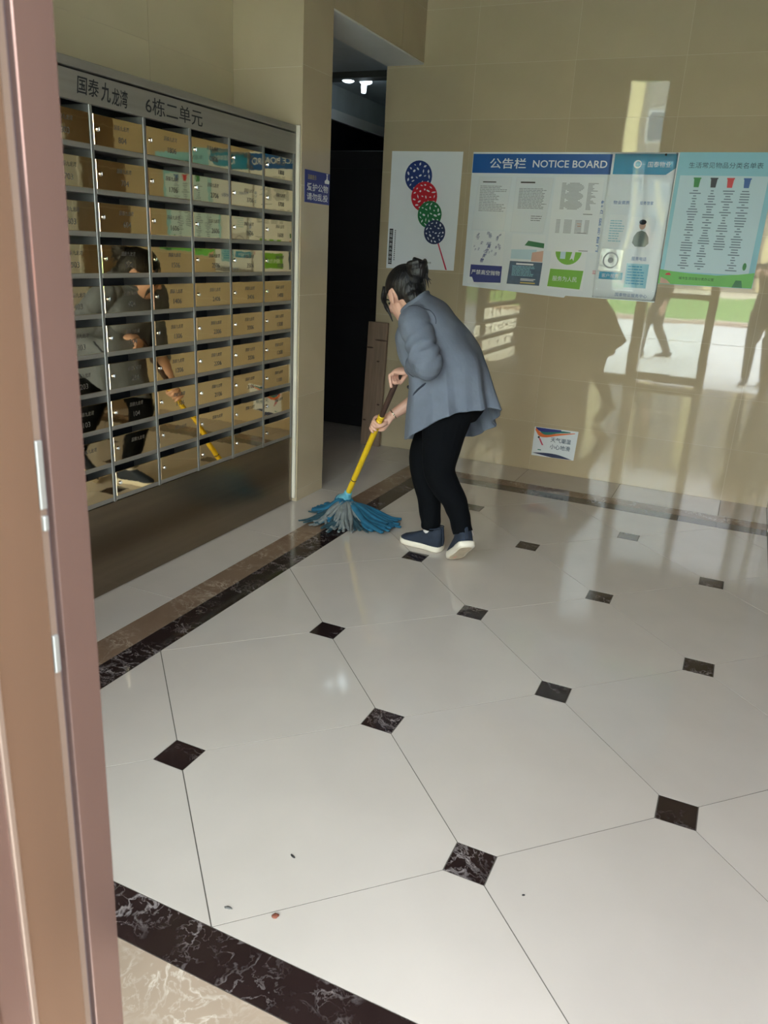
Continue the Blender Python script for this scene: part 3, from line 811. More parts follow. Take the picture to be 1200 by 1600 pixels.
A.lines('small_print', para(-.195, -.03, 1.285, 1.225, .009, .7), M['sky_print'], 4); A.rect('white_bar', -.172, 1.296, -.062, 1.306, M['white_print'], 4, sb); A.rect('yellow_bar', -.135, 1.186, -.040, 1.194, M['yellow_print'], 4, sb)
A.lines('white_print', [(-.135, -.05, 1.203), (-.135, -.04, 1.211)], M['white_print'], 4, .004, sb)
A = paper('leaflet', 'white leaflet with a green half circle and green label, bottom centre of the board', [(.036, 1.165), (.258, 1.165), (.256, 1.47), (.042, 1.47)])
gd = A.disc('green_circle', .146, 1.392, .080, M['green'], 1)
A.add('white_mark', [(.158, 1.34), (.172, 1.35), (.182, 1.335), (.188, 1.39), (.170, 1.392)], M['white_print'], 3, gd); A.rect('white_mark', .098, 1.345, .13, 1.39, M['panel_print'], 3, gd)
gl = A.add('green_label', [(.039, 1.180), (.240, 1.173), (.250, 1.282), (.046, 1.284)], M['green'])
A.text('服务为人民', .066, 1.214, .150, .030, M['white_print'], 3, parent=gl)
A = paper('portrait_photo', 'small portrait of a man in a grey green uniform with folded arms', [(.425, 1.42), (.572, 1.42), (.580, 1.597), (.430, 1.597)], 'paper', 3, 'photo')
A.o.data.transform(Matrix.Translation((.055, 0, 0)))
def sh(p): return [(x + .055, z) for x, z in p]
A.add('uniform', sh([(.455, 1.455), (.46, 1.49), (.475, 1.515), (.50, 1.525), (.525, 1.515), (.542, 1.49), (.548, 1.455), (.53, 1.435), (.475, 1.435)]), M['uniform'], 1)
A.disc('face', .555, 1.553, .018, M['skin_print'], 2, rz=.024); A.disc('hair', .555, 1.570, .020, M['ink'], 3, rz=.014)
A = paper('pocket_sheet', 'bright white sheet in a clear pocket left of the portrait', [(.345, 1.425), (.462, 1.425), (.472, 1.606), (.362, 1.606)])
A.lines('small_print', para(.37, .455, 1.57, 1.45, .014, .6), M['sky_print'], h=.005)
A = paper('certificate', 'crinkled silvery certificate in a pocket below the white sheet', [(.335, 1.292), (.465, 1.292), (.468, 1.410), (.340, 1.418)], 'silver_sheet', 3, 'certificate')
A.disc('print_ring', .402, 1.352, .046, M['grey_print'], 1); A.disc('print_ring', .402, 1.352, .038, M['silver_sheet'], 2); A.disc('seal_print', .402, 1.352, .016, M['grey_print'], 3)

# --- clear acrylic sheet bulging over the right end of the board
bm = bmesh.new(); G = []
for i in range(17):
    row = []
    for j in range(13):
        s, t = i / 16, j / 12
        x = .322 + (.690 - .322) * s; z = 1.135 + (1.938 - 1.135) * t
        yy = WY - .0055 - .007 * math.sin(math.pi * s) * (.2 + .8 * t) - .0012 * math.sin(3 * math.pi * t + 2 * s)
        row.append(bm.verts.new((x, yy, z)))
    G.append(row)
for i in range(16):
    for j in range(12): bm.faces.new((G[i][j], G[i + 1][j], G[i + 1][j + 1], G[i][j + 1]))
o = link('acrylic_sheet', bm_mesh(bm, 'acrylic_sheet', True), M['sheet']); setp(o, 'clear shiny plastic sheet bulging over the teal end of the notice board', 'plastic sheet')
md = o.modifiers.new('thick', 'SOLIDIFY'); md.thickness = .0012
bm = bmesh.new(); add_ball(bm, (.627, WY - .020, 1.926), (.006, .004, .006)); link('pin', bm_mesh(bm, 'pin', True), M['ink'], o)

# --- blue green poster
Gp = Sheet('waste_sorting_poster', 'pale blue waste sorting poster with four coloured bins and a green foot', 'poster', [(.690, 1.236), (1.196, 1.240), (1.200, 1.941), (.698, 1.941)], M['sky_print'], 1)
Gp.add('text_panel', [(.712, 1.31), (1.165, 1.31), (1.172, 1.822), (.718, 1.822)], M['panel_print'], 1)
Gp.text('生活常见物品分类名单表', .756, 1.860, .380, .030, M['slate'], 2, bold=.005)
Gp.add('grass_foot', [(.690, 1.238), (1.194, 1.242), (1.196, 1.325), (1.12, 1.312), (1.0, 1.300), (.85, 1.304), (.76, 1.310), (.690, 1.318)], M['grass_print'], 2)
Gp.add('path_print', [(.70, 1.240), (.76, 1.240), (.735, 1.262), (.70, 1.275)], M['tan'], 3); Gp.add('tree_print', [(1.09, 1.242), (1.145, 1.242), (1.135, 1.28), (1.105, 1.28)], M['dark_green'], 3)
Gp.disc('tree_print', 1.137, 1.355, .010, M['bin_green'], 3, rz=.02); Gp.add('roof_print', [(.72, 1.288), (.755, 1.288), (.745, 1.302), (.728, 1.298)], M['red'], 3)
Gp.text('城市生活垃圾分类办公室', .800, 1.268, .190, .016, M['ink'], 4)
for bx, mm in ((.812, 'bin_green'), (.900, 'bin_black'), (.985, 'bin_red'), (1.070, 'bin_blue')):
    b = Gp.add('bin_print', [(bx - .013, 1.762), (bx + .013, 1.762), (bx + .017, 1.808), (bx - .017, 1.808)], M[mm], 3)
    Gp.rect('lid_print', bx - .020, 1.805, bx + .020, 1.812, M[mm], 4, b)
    rows = []
    for k in range(31):
        if bx == .985 and k > 22: break
        w = rp.choice((.008, .013, .018, .024, .03)); rows.append((bx - w, bx + w, 1.742 - k * .0138))
    Gp.lines('small_print', rows, M['fine_print'], 2, .0055)

# --- wet floor notice low on the wall
Wf = Sheet('wet_floor_notice', 'small white slippery floor notice with orange and navy curves, low on the back wall', 'notice', [(.062, .100), (.342, .104), (.350, .297), (.064, .293)], M['gloss_paper'])
cv = lambda pts, n=10: [tuple(crom([Vector((a, b, 0)) for a, b in pts], (len(pts) - 1) * i / n)[:2]) for i in range(n + 1)]
Wf.add('orange_curve', cv([(.070, .272), (.10, .234), (.15, .232), (.22, .252), (.33, .280)]) + cv([(.33, .284), (.22, .266), (.15, .252), (.11, .258), (.072, .288)]), M['orange'], 1)
Wf.add('teal_curve', cv([(.085, .285), (.12, .252), (.16, .250), (.22, .268), (.30, .282)]) + cv([(.30, .287), (.2, .287), (.12, .288), (.086, .289)]), M['teal_green'], 2)
Wf.add('navy_curve', cv([(.068, .291), (.10, .268), (.16, .268), (.24, .282)]) + [(.24, .292), (.15, .291)], M['navy'], 3)
Wf.add('navy_curve', cv([(.064, .118), (.16, .128), (.24, .126), (.330, .106)]) + [(.20, .103), (.13, .110)], M['dark_teal'], 1)
Wf.text('天气潮湿', .178, .206, .132, .032, M['slate'], 2, bold=.01); Wf.text('小心地滑', .178, .160, .132, .032, M['slate'], 2, bold=.01)
Wf.add('falling_figure', [(.100, .218), (.108, .222), (.126, .190), (.134, .178), (.124, .176), (.112, .196)], M['pink_red'], 2); Wf.disc('falling_figure', .098, .226, .007, M['ink'], 2)
Wf.rect('falling_figure', .100, .140, .122, .146, M['teal_green'], 2)

# --- blue sign on the pillar
sg = box('blue_sign', (XW + .0005, 2.121, 1.548), (XW + .004, 2.371, 1.697), M['navy'], None, .0008); setp(sg, 'small blue sign with white characters on the pillar beside the passage', 'sign')
SU = dict(U=(0, 1, 0)); so = (XW + .0046, 0, 0)
letter('温馨提示', so, 2.145, 1.655, .085, .022, M['yellow_print'], sg, **SU)
letter('爱护公物', so, 2.138, 1.603, .215, .036, M['white_print'], sg, bold=.01, **SU)
letter('请勿乱投', so, 2.138, 1.560, .215, .034, M['white_print'], sg, bold=.01, **SU)
for pts in ([(2.318, 1.648), (2.362, 1.648), (2.366, 1.662), (2.34, 1.672), (2.316, 1.66)], [(2.335, 1.670), (2.346, 1.670), (2.344, 1.688), (2.352, 1.694), (2.33, 1.694), (2.337, 1.686)]):
    bm = bmesh.new(); add_prism(bm, [(XW + .0042, a, b) for a, b in pts], (.0004, 0, 0)); link('tap_print', bm_mesh(bm), M['white_print'], sg)

# --- plank leaning at the passage corner
pk = box('plank', (-.0735, -.012, 0), (.0735, .012, .865), M['plank'], None, .002)
setp(pk, 'raw brown wooden plank leaning upright at the passage corner', 'plank')
pk.location = (-1.103, 3.488, 0.002); pk.rotation_euler = (-.038, math.radians(.6), 0)
for x, z, w in ((-.05, .69, .03), (.045, .30, .012), (.02, .60, .012), (-.055, .18, .014), (.03, .745, .05)):
    bm = bmesh.new(); add_ball(bm, (x, -.0118, z), (w, .0008, .006), seg=12, rings=6); link('knot', bm_mesh(bm, 'knot', True), M['knot'], pk)

# --- crumbs on the floor
def crumb(name, label, x, y, r, m, seed, flat=.4, stretch=1.6, ang=0.0):
    bm = bmesh.new(); bmesh.ops.create_icosphere(bm, subdivisions=2, radius=1.0)
    for v in bm.verts:
        k = 1 + .35 * noise.noise(v.co * 1.7 + Vector((seed, 0, 0)))
        v.co = Vector((v.co.x * r * stretch * k, v.co.y * r * k, (v.co.z * k + .9) * r * flat))
    o = link(name, bm_mesh(bm, name, True), m, None, (x, y, 0.0003)); o.rotation_euler = (0, 0, ang)
    setp(o, label, 'litter')
M['brown_bit'] = mat('brown_red_crumb', srgb(120, 66, 48), 0.8, var=.3, nscale=90)
M['grey_bit'] = mat('grey_sliver', srgb(110, 108, 104), 0.7, var=.3, nscale=90)
M['dark_bit'] = mat('dark_sliver', srgb(44, 42, 42), 0.8)
crumb('dry_leaf_bit', 'reddish brown crumb on the floor by the tile joint near the black band', .528, -.342, .0062, M['brown_bit'], 1, .5, 1.3, 1.0)
crumb('grey_sliver', 'small grey sliver on the cream floor tile near the black band', .427, -.369, .004, M['grey_bit'], 2, .3, 2.2, .2)
crumb('dark_sliver', 'thin dark sliver alone on the middle of a cream floor tile', .471, -.177, .003, M['dark_bit'], 3, .3, 3.0, -.4)
crumb('dark_speck', 'tiny dark speck on the floor tile below the nearest inset', .986, -.036, .0026, M['dark_bit'], 4, .4, 1.3, .6)
# ================================================================ MOP
HB, HT = Vector((-.542, 2.03, .100)), Vector((-.120, 1.739, .905))
HA = (HT - HB).normalized()
def on_handle(t): return HB + (HT - HB) * t
TOP = HB + (HT - HB) * .915
mop = empty('mop', (-.542, 2.03, 0)); setp(mop, 'string mop with a yellow and brown handle and a blue head, held by the person', 'mop')
MF = Vector((-.542, 2.03, 0))
def tube_obj(name, pts, radii, m, parent, off, n=14, sub=4, smooth=True, ref=(0, 0, 1)):
    bm = bmesh.new(); add_tube(bm, [Vector(p) - off for p in pts], radii, n, sub, ref)
    return link(name, bm_mesh(bm, name, smooth), m, parent)
yh = tube_obj('yellow_handle', [on_handle(0), on_handle(.31), on_handle(.615)], [.0145, .0145, .0148], M['yellow'], mop, MF)
tube_obj('brown_handle', [on_handle(.60), on_handle(.8), TOP], [.0128, .0130, .0125], M['brown_handle'], mop, MF)
tube_obj('collar', [on_handle(.60), on_handle(.625)], [.0158, .0158], M['yellow'], yh, MF)
tube_obj('dark_band', [on_handle(.145), on_handle(.152)], [.0149, .0149], M['brown_handle'], yh, MF)
tube_obj('clamp', [on_handle(-.045), on_handle(-.02), on_handle(0.01), on_handle(.05)], [.050, .046, .026, .020], M['clamp'], mop, MF, 20)
tube_obj('clamp_rim', [on_handle(-.045), on_handle(-.03)], [.054, .053], M['mop_blue'], mop, MF, 20)
rm = random.Random(5)
MC = Vector((-.53, 2.01, 0))
def strands(name, m, n, a0, a1, l0, l1, r0, r1, hump, seedz=0.0):
    bm = bmesh.new()
    for i in range(n):
        a = math.radians(a0 + (a1 - a0) * (i + rm.uniform(.1, .9)) / n)
        L = rm.uniform(l0, l1); dr = Vector((math.cos(a), math.sin(a), 0)); sd = Vector((-dr.y, dr.x, 0))
        h = hump * rm.uniform(.7, 1.1); w1, w2 = rm.uniform(-.045, .045), rm.uniform(-.05, .05)
        r = rm.uniform(r0, r1)
        st = MC + dr * rm.uniform(.0, .03) + Vector((0, 0, .07 + rm.uniform(0, .02)))
        zf = r * .9 + rm.uniform(0, .012) + seedz
        pts = [st, MC + dr * L * .25 + sd * w1 * .4 + Vector((0, 0, .055 + h)), MC + dr * L * .55 + sd * w1 + Vector((0, 0, max(zf, .030 + h * .4))), MC + dr * L * .82 + sd * (w1 + w2) * .8 + Vector((0, 0, zf)), MC + dr * L + sd * (w1 + w2) + Vector((0, 0, zf))]
        add_tube(bm, [p - MF for p in pts], [(r * .6, r), (r * .7, r * 1.1), (r * .7, r * 1.1), (r * .65, r), (r * .45, r * .8)], 7, 3)
    o = link(name, bm_mesh(bm, name, True), m, mop); o['kind'] = 'stuff'; return o
strands('blue_strands', M['mop_blue'], 60, 135, 272, .08, .185, .011, .019, .032)
strands('teal_strands', M['mop_teal'], 40, 218, 350, .12, .275, .006, .010, .008)
strands('grey_strands', M['mop_grey'], 84, 244, 340, .11, .27, .006, .0095, .030)
strands('blue_strands', M['mop_blue'], 24, -26, 12, .20, .34, .010, .016, .022)
strands('blue_strands', M['mop_blue'], 18, 12, 130, .06, .11, .012, .017, .030)

# ================================================================ PERSON
PO = Vector((0.05, 1.79, 0.0))
F = Vector((-.985, -.17, 0)).normalized()                     # facing the letterboxes
LT = Vector((.17, -.985, 0)).normalized()                     # the person's left: towards the camera
UPV = Vector((0, 0, 1))
V = lambda *a: Vector(a)
hip = V(.10, 1.80, .77)
hipR, knR, anR = V(.075, 1.875, .76), V(-.050, 1.865, .425), V(.012, 1.833, .095)
hipL, knL, anL = V(.115, 1.715, .76), V(.104, 1.662, .435), V(.226, 1.660, .222)
waist, chest, uch, neck = V(.075, 1.785, .86), V(.0, 1.775, .99), V(-.055, 1.77, 1.075), V(-.098, 1.768, 1.135)
headc = V(-.168, 1.785, 1.168)
shL, elL = V(-.045, 1.625, 1.065), V(.040, 1.565, .925)
shR, elR = V(-.085, 1.915, 1.06), V(-.075, 2.00, .745)
PR, PL = on_handle(.555), on_handle(.915)

def hand(bm, P, A, W, side, extend=None, sp=.0185, fr=.0082):
    """a hand closed round the handle: palm on the wrist side, four fingers of unequal length, thumb from the palm's side"""
    R = W - P; R = (R - A * R.dot(A)).normalized(); N = A.cross(R) * side
    pt = lambda ax, rad, deg: P + A * ax + R * (rad * math.cos(math.radians(deg))) + N * (rad * math.sin(math.radians(deg)))
    hr = .0145
    Wd = (W - P)
    # palm: a flattened block from the wrist to the knuckles
    add_tube(bm, [W, P + Wd * .62 + R * .006, pt(.002, hr + .016, 10), pt(-.002, hr + .012, 38)], [(.017, .022), (.017, .030), (.014, .037), (.010, .036)], 14, 5, R)
    for i in range(4):
        ax = (1.5 - i) * sp
        ln = (.93, 1.0, .95, .78)[i]
        r = fr * (1.0, 1.03, .98, .86)[i]
        if extend is not None and i == extend:
            base = pt(ax, hr + .014, 40)
            add_tube(bm, [base, pt(ax + .020 * A.z * 0 - .006, hr + .018, 70), pt(ax - .030, hr + .014, 88), pt(ax - .062, hr + .010, 92)], [r * 1.1, r * 1.05, r, r * .8], 10, 5)
            continue
        end = 70 + 185 * ln
        degs = [38, 78, 120, 165, 210, end]
        rad = [hr + .015, hr + .018, hr + .0125, hr + .0105, hr + .0085, hr + .0075]
        add_tube(bm, [pt(ax + (.002 if k in (1, 3) else 0), rad[k], degs[k]) for k in range(6)], [r * 1.15, r * 1.12, r * 1.0, r * .98, r * .9, r * .72], 10, 4)
    add_tube(bm, [P + Wd * .5 + A * .016, pt(.036, hr + .020, -18), pt(.034, hr + .014, -62), pt(.024, hr + .010, -105), pt(.014, hr + .008, -142)], [.014, .0125, .0105, .0095, .0072], 10, 4)

# ---- the body: one continuous surface (head, neck, trunk, arms, hands, legs, feet)
bm = bmesh.new()
add_tube(bm, [hip - UPV * .06, hip, waist, chest, uch, neck - V(-.01, 0, .01)], [(.09, .13), (.10, .145), (.085, .125), (.095, .15), (.085, .155), (.05, .06)], 20, 5, F)
for h_, k_, a_ in ((hipR, knR, anR), (hipL, knL, anL)):
    add_tube(bm, [h_ + UPV * .02, (h_ + k_) / 2 + F * .012, k_, (k_ * .55 + a_ * .45) - F * .012, a_], [.082, .068, .052, .045, .027], 16, 5, F)
toeR, toeL = V(-.125, 1.842, .028), V(.178, 1.722, .030)
add_tube(bm, [anR, anR * .6 + V(.055, 1.822, .03) * .4, (anR + toeR) / 2 - UPV * .022, toeR], [.026, .026, .022, .012], 12, 4, LT)
add_tube(bm, [anL, V(.240, 1.645, .165), V(.210, 1.685, .085), toeL], [.026, .025, .020, .012], 12, 4, LT)
WR = PR + ((elR - PR).normalized() * .082 + V(0, 0, .004)); WL = TOP + V(.058, -.032, .016)
for s_, e_, w_ in ((shL, elL, WL), (shR, elR, WR)):
    add_tube(bm, [s_ + UPV * .005, (s_ + e_) / 2, e_, (e_ * .6 + w_ * .4), w_], [.052, .045, .037, .034, .0225], 14, 5, F)
# head and neck
HF = V(-.66, .44, -.55).normalized()                           # face looks down at the mop
HL = UPV.cross(HF).normalized(); HU = HF.cross(HL).normalized()  # HL: the person's left
HR_ = Matrix((HF, HL, HU)).transposed()
hp_ = lambda f, l, u: headc + HF * f + HL * l + HU * u
add_tube(bm, [uch + V(.015, 0, .0), neck, hp_(-.035, 0, -.055), hp_(-.02, 0, -.02)], [.062, .056, .052, .05], 16, 5, F)
add_ball(bm, hp_(-.012, 0, .022), (.094, .075, .088), HR_, 24, 16)
add_ball(bm, hp_(.030, 0, -.035), (.060, .058, .075), HR_, 20, 14)
add_ball(bm, hp_(.045, 0, -.080), (.036, .040, .030), HR_, 16, 10)
add_ball(bm, hp_(.092, 0, -.026), (.014, .011, .013), HR_, 12, 8)
add_ball(bm, hp_(.084, 0, -.008), (.012, .008, .026), HR_, 12, 8)
for s_ in (-1, 1):
    add_ball(bm, hp_(.062, s_ * .034, -.034), (.026, .024, .022), HR_, 12, 8)
    add_ball(bm, hp_(-.004, s_ * .077, -.014), (.017, .007, .031), HR_, 14, 10)
    add_ball(bm, hp_(-.002, s_ * .073, -.040), (.008, .006, .010), HR_, 10, 8)
hand(bm, PR, HA, WR, 1)
hd = V(-.93, .22, -.06).normalized(); sd_ = V(-.22, -.93, 0).normalized(); TOP0 = TOP.copy(); TOP = TOP + V(.016, -.050, -.012)
Kc = TOP + hd * .024 + V(0, 0, .016)
add_tube(bm, [WL, TOP - hd * .022 + V(0, 0, .020), TOP + hd * .004 + V(0, 0, .022), Kc], [(.015, .021), (.015, .031), (.014, .037), (.010, .036)], 14, 5, UPV)
for i in range(4):
    b_ = Kc + sd_ * (-.028 + .0185 * i) - UPV * (.003, 0, .002, .007)[i]; ln = (.93, 1.0, .95, .80)[i]; r = .0083 * (1.0, 1.03, .98, .88)[i]
    if i == 3: pth = [b_ - hd * .01, b_ + hd * .009 - UPV * .008, b_ + hd * .006 - UPV * .032, b_ - hd * .004 - UPV * .062]
    else: pth = [b_ - hd * .01, b_ + hd * .011 - UPV * .010, b_ + hd * .010 - UPV * .034 * ln, b_ - hd * .006 - UPV * .050 * ln, b_ - hd * .020 - UPV * .044 * ln]
    add_tube(bm, pth, [r * 1.15, r * 1.1, r, r * .95, r * .78][:len(pth)], 10, 5)
add_tube(bm, [WL + hd * .012, TOP - sd_ * .034 - hd * .012 + V(0, 0, .004), TOP - sd_ * .028 + hd * .004 - V(0, 0, .024), TOP - sd_ * .016 + hd * .010 - V(0, 0, .040)], [.013, .0115, .0095, .007], 10, 4)
bmesh.ops.translate(bm, verts=bm.verts, vec=-PO)
body = remesh(bm, .0032, 3, .45, 'person')
person = link('person', body, M['skin'], None, PO)
setp(person, 'person in grey blazer and black trousers, black hair in a bun, bent over mopping', 'person')
def pmesh(name, me, m, parent=None):
    return link(name, me, m, parent or person)
def pobj(name, bm, m, parent=None, smooth=True):
    bmesh.ops.translate(bm, verts=bm.verts, vec=-PO)
    return pmesh(name, bm_mesh(bm, name, smooth), m, parent)

# face
for s_ in (-1, 1):
    bm = bmesh.new(); add_ball(bm, hp_(.0795, s_ * .031, .000), (.006, .011, .005), HR_, 12, 8); pobj('eye', bm, M['eye'])
    bm = bmesh.new(); add_tube(bm, [hp_(.084, s_ * .014, .017), hp_(.085, s_ * .032, .021), hp_(.074, s_ * .050, .016)], [.0025, .003, .002], 8, 4); pobj('eyebrow', bm, M['hair'])
bm = bmesh.new(); add_ball(bm, hp_(.0835, 0, -.062), (.006, .020, .006), HR_, 12, 8); pobj('lips', bm, M['lip'])

# hair: cap over crown and back, bun, loose strands, fringe beside the face
bm = bmesh.new()
add_ball(bm, hp_(-.017, 0, .027), (.100, .083, .094), HR_, 32, 22)
add_ball(bm, hp_(-.052, 0, -.012), (.060, .066, .066), HR_, 20, 14)
add_ball(bm, hp_(-.066, 0, -.058), (.044, .054, .042), HR_, 16, 12)
for v in list(bm.verts):                                           # cut the face and the ear windows free
    q = v.co - headc; f, l, u = q.dot(HF), q.dot(HL), q.dot(HU)
    if (f > .046 and u < .055) or (f > -.018 and u < .012 and abs(l) > .04) : v.select = True
kill = [v for v in bm.verts if v.select]
bmesh.ops.delete(bm, geom=kill, context='VERTS')
bound = [e for e in bm.edges if e.is_boundary]
bmesh.ops.holes_fill(bm, edges=bound, sides=0)
bmesh.ops.translate(bm, verts=bm.verts, vec=-PO)
hair = pmesh('hair', remesh(bm, .004, 5, .5, 'hair'), M['hair'])
bunc = V(-.098, 1.745, 1.268)
bm = bmesh.new()
add_ball(bm, bunc, (.047, .044, .043), None, 24, 16)
for k in range(3):
    pts = [bunc + Vector((math.cos(t * 1.3 + k * 2), math.sin(t * 1.3 + k * 2), .0)) * (.038 - .005 * k) + Vector((0, 0, -.022 + .016 * t + .004 * k)) for t in range(0, 5)]
    add_tube(bm, pts, [.010, .015, .016, .015, .008], 8, 4)
add_tube(bm, [bunc + V(-.02, .01, -.04), bunc + V(-.005, 0, -.02), bunc], [.044, .036, .032], 14, 3)
bmesh.ops.translate(bm, verts=bm.verts, vec=-PO)
pmesh('hair_bun', remesh(bm, .0035, 3, .5, 'hair_bun'), M['hair'])
bm = bmesh.new()
for k in range(9):
    a = bunc + V(.02 + rm.uniform(-.006, .01), rm.uniform(-.015, .015), -.005 + rm.uniform(-.02, .02))
    add_tube(bm, [a, a + V(.018, 0, -.016 + rm.uniform(-.01, .01)), a + V(.034 + rm.uniform(-.012, .012), rm.uniform(-.01, .01), -.050 + rm.uniform(-.02, .012))], [.004, .003, .0008], 6, 4)
for k in range(4):
    a = bunc + V(rm.uniform(-.015, .01), 0, .022); add_tube(bm, [a, a + V(rm.uniform(-.01, .015), 0, .014), a + V(rm.uniform(-.012, .022), 0, .016)], [.004, .003, .0008], 6, 3)
o = pobj('loose_strands', bm, M['hair']); o['kind'] = 'stuff'
bm = bmesh.new()
for s_ in (-1, 1):
    for k in range(4):
        add_tube(bm, [hp_(.060, s_ * (.040 + .004 * k), .070), hp_(.078, s_ * (.056 + .003 * k), .020), hp_(.070 - .004 * k, s_ * (.066 + .001 * k), -.03), hp_(.060, s_ * .060, -.075 - .008 * k)], [.008, .009, .007, .002], 8, 4)
o = pobj('fringe', bm, M['hair'])

# ---- jacket: flared shell from hem to collar plus two sleeves, one surface
def loop(pts, n=56):
    """closed Catmull-Rom loop"""
    m_ = len(pts); out = []
    for i in range(n):
        t = i / n * m_; k = int(t); f = t - k
        p0, p1, p2, p3 = (Vector(pts[(k + d) % m_]) for d in (-1, 0, 1, 2))
        out.append(.5 * (2 * p1 + (p2 - p0) * f + (2 * p0 - 5 * p1 + 4 * p2 - p3) * f * f + (3 * p1 - p0 - 3 * p2 + p3) * f ** 3))
    return out
def ring(c, fw, bk, lf, tilt=0.0, dz=(0, 0, 0, 0)):
    """eight anchors L, BL, B, BR, R, FR, F, FL around c; tilt raises the back / lowers the front"""
    Fd = (F * math.cos(tilt) - UPV * math.sin(tilt)); s = .76
    return [c + LT * lf, c + LT * lf * s - Fd * bk * s, c - Fd * bk, c - LT * lf * s - Fd * bk * s, c - LT * lf, c - LT * lf * s + Fd * fw * s, c + Fd * fw, c + LT * lf * s + Fd * fw * s]
hem = [V(.120, 1.582, .690), V(.235, 1.640, .728), V(.318, 1.745, .728), V(.262, 1.880, .628), V(.150, 1.965, .545), V(-.01, 1.965, .52), V(-.135, 1.845, .515), V(-.060, 1.662, .565)]
hipring = [p.lerp(q, .35) for p, q in zip(hem, ring(V(.06, 1.785, .86), .160, .165, .170, .30))]
R_ = [hem, [p.lerp(q, .45) for p, q in zip(hem, ring(V(.05, 1.785, .85), .172, .175, .172, .30))],
      ring(V(.040, 1.785, .875), .162, .178, .166, .34),
      ring(V(.005, 1.780, .955), .165, .152, .172, .42),
      ring(V(-.035, 1.775, 1.025), .162, .128, .172, .52),
      ring(V(-.068, 1.772, 1.080), .135, .108, .160, .62),
      ring(V(-.092, 1.770, 1.118), .085, .078, .108, .70),
      ring(V(-.106, 1.770, 1.142), .060, .058, .070, .72)]
NA, NS = 72, 6
LP = [loop(r, NA) for r in R_]
bm = bmesh.new(); rows = []
NV = (len(LP) - 1) * NS + 1
for i in range(NV):
    t = i / NS; row = []
    hemw = max(0, 1 - t / 2.8)
    cen = sum((crom([l[k] for l in LP], t) for k in range(0, NA, 6)), Vector()) / (NA / 6)
    for k in range(NA):
        p = crom([l[k] for l in LP], t); a = k / NA * 8            # anchor units: 0 left, 2 back, 4 right, 6 front
        d = (p - cen); d.z = 0; d.normalize()
        pleat = math.sin(a * 6.3 + .8) * .55 + math.sin(a * 10.7) * .45
        p = p + d * (pleat * .020 * hemw ** 1.2) * (1 if .2 < a < 4.5 else .4)
        # soft drapes across the back and side
        p = p + d * (.007 * math.sin(a * 3.1 + t * 2.3) * math.exp(-((t - 3.0) / 1.5) ** 2))
        row.append(bm.verts.new(p))
    rows.append(row)
for i in range(NV - 1):
    for k in range(NA): bm.faces.new((rows[i][k], rows[i][(k + 1) % NA], rows[i + 1][(k + 1) % NA], rows[i + 1][k]))
shell = bm_mesh(bm, 'shell')
so_ = bpy.data.objects.new('tmp_shell', shell); COL.objects.link(so_)
md = so_.modifiers.new('s', 'SOLIDIFY'); md.thickness = .010; md.offset = -1
sh_me = evaluated(so_); bpy.data.objects.remove(so_)
bm = bmesh.new(); bm.from_mesh(sh_me)
def crease(i, a, cs):
    s = 0
    for t0, w, amp, ph in cs: s += amp * math.exp(-((i - t0 - .05 * math.sin(a + ph)) / w) ** 2) * (.6 + .4 * math.cos(a - ph))
    return 1 + s
wobL = lambda i, a: crease(i, a, [(.14, .02, -.10, 0), (.30, .018, -.16, 2), (.36, .03, .12, 1), (.44, .016, -.26, 3.1), (.50, .03, .16, 0), (.56, .015, -.26, 2.4), (.62, .03, .14, 4), (.70, .016, -.2, 3), (.78, .02, -.12, 1)])
wobR = lambda i, a: crease(i, a, [(.35, .03, -.10, 1), (.5, .03, .08, 2), (.58, .02, -.12, 3), (.7, .03, -.08, 1)])
wfL = elL.lerp(WL, .52); wfR = elR.lerp(WR, .18)
add_tube(bm, [shL + V(-.012, .055, .022), shL + V(0, -.004, .0), shL.lerp(elL, .55) + V(.006, -.014, 0), elL + V(.012, -.016, -.006), elL.lerp(WL, .30) + V(0, -.008, -.002), wfL], [(.062, .055), (.070, .064), (.064, .062), (.064, .062), (.058, .055), (.054, .051)], 30, 10, F, wobL)
add_tube(bm, [shR + V(-.01, -.06, .02), shR, shR.lerp(elR, .55) + V(0, .012, 0), elR + V(0, .008, -.01), wfR], [(.066, .06), (.076, .068), (.070, .064), (.062, .058), (.056, .052)], 26, 8, F, wobR)
# rolled collar at the neck
cl = [V(*p) for p in loop(ring(V(-.110, 1.770, 1.140), .062, .058, .072, .72), 16)]
add_tube(bm, cl + [cl[0]], [(.011, .016)] * 17, 10, 2, closed_ends=True)
bmesh.ops.translate(bm, verts=bm.verts, vec=-PO)
jk = remesh(bm, .0038, 2, .3, 'jacket')
jacket = pmesh('jacket', jk, M['jacket'])
# turned-back cuff of the near sleeve, sleeve crease shade painted as a dark line, pocket, button
bm = bmesh.new(); add_tube(bm, [elL.lerp(WL, .38), elL.lerp(WL, .60) , elL.lerp(WL, .82)], [(.049, .046), (.050, .047), (.042, .039)], 26, 5, F)
pobj('cuff', bm, M['jacket'], jacket)
bm = bmesh.new(); c0 = elL.lerp(WL, .50); ax = (WL - elL).normalized(); e1 = ax.cross(UPV).normalized(); e2 = ax.cross(e1)
rp_ = [c0 + e1 * (math.cos(t) * .0535) + e2 * (math.sin(t) * .0525) for t in [2 * math.pi * k / 20 for k in range(21)]]
add_tube(bm, rp_, [.0026] * 21, 6, 2); o = pobj('sleeve_crease_shade', bm, M['jacket_dark'], jacket); o['label'] = 'painted crease shade at the end of the near sleeve'
bvh = BVHTree.FromPolygons([v.co + PO for v in jk.vertices], [tuple(p.vertices) for p in jk.polygons])
def onto(p, lift=.001):
    loc, nor, _, _ = bvh.find_nearest(p); return loc + nor * lift
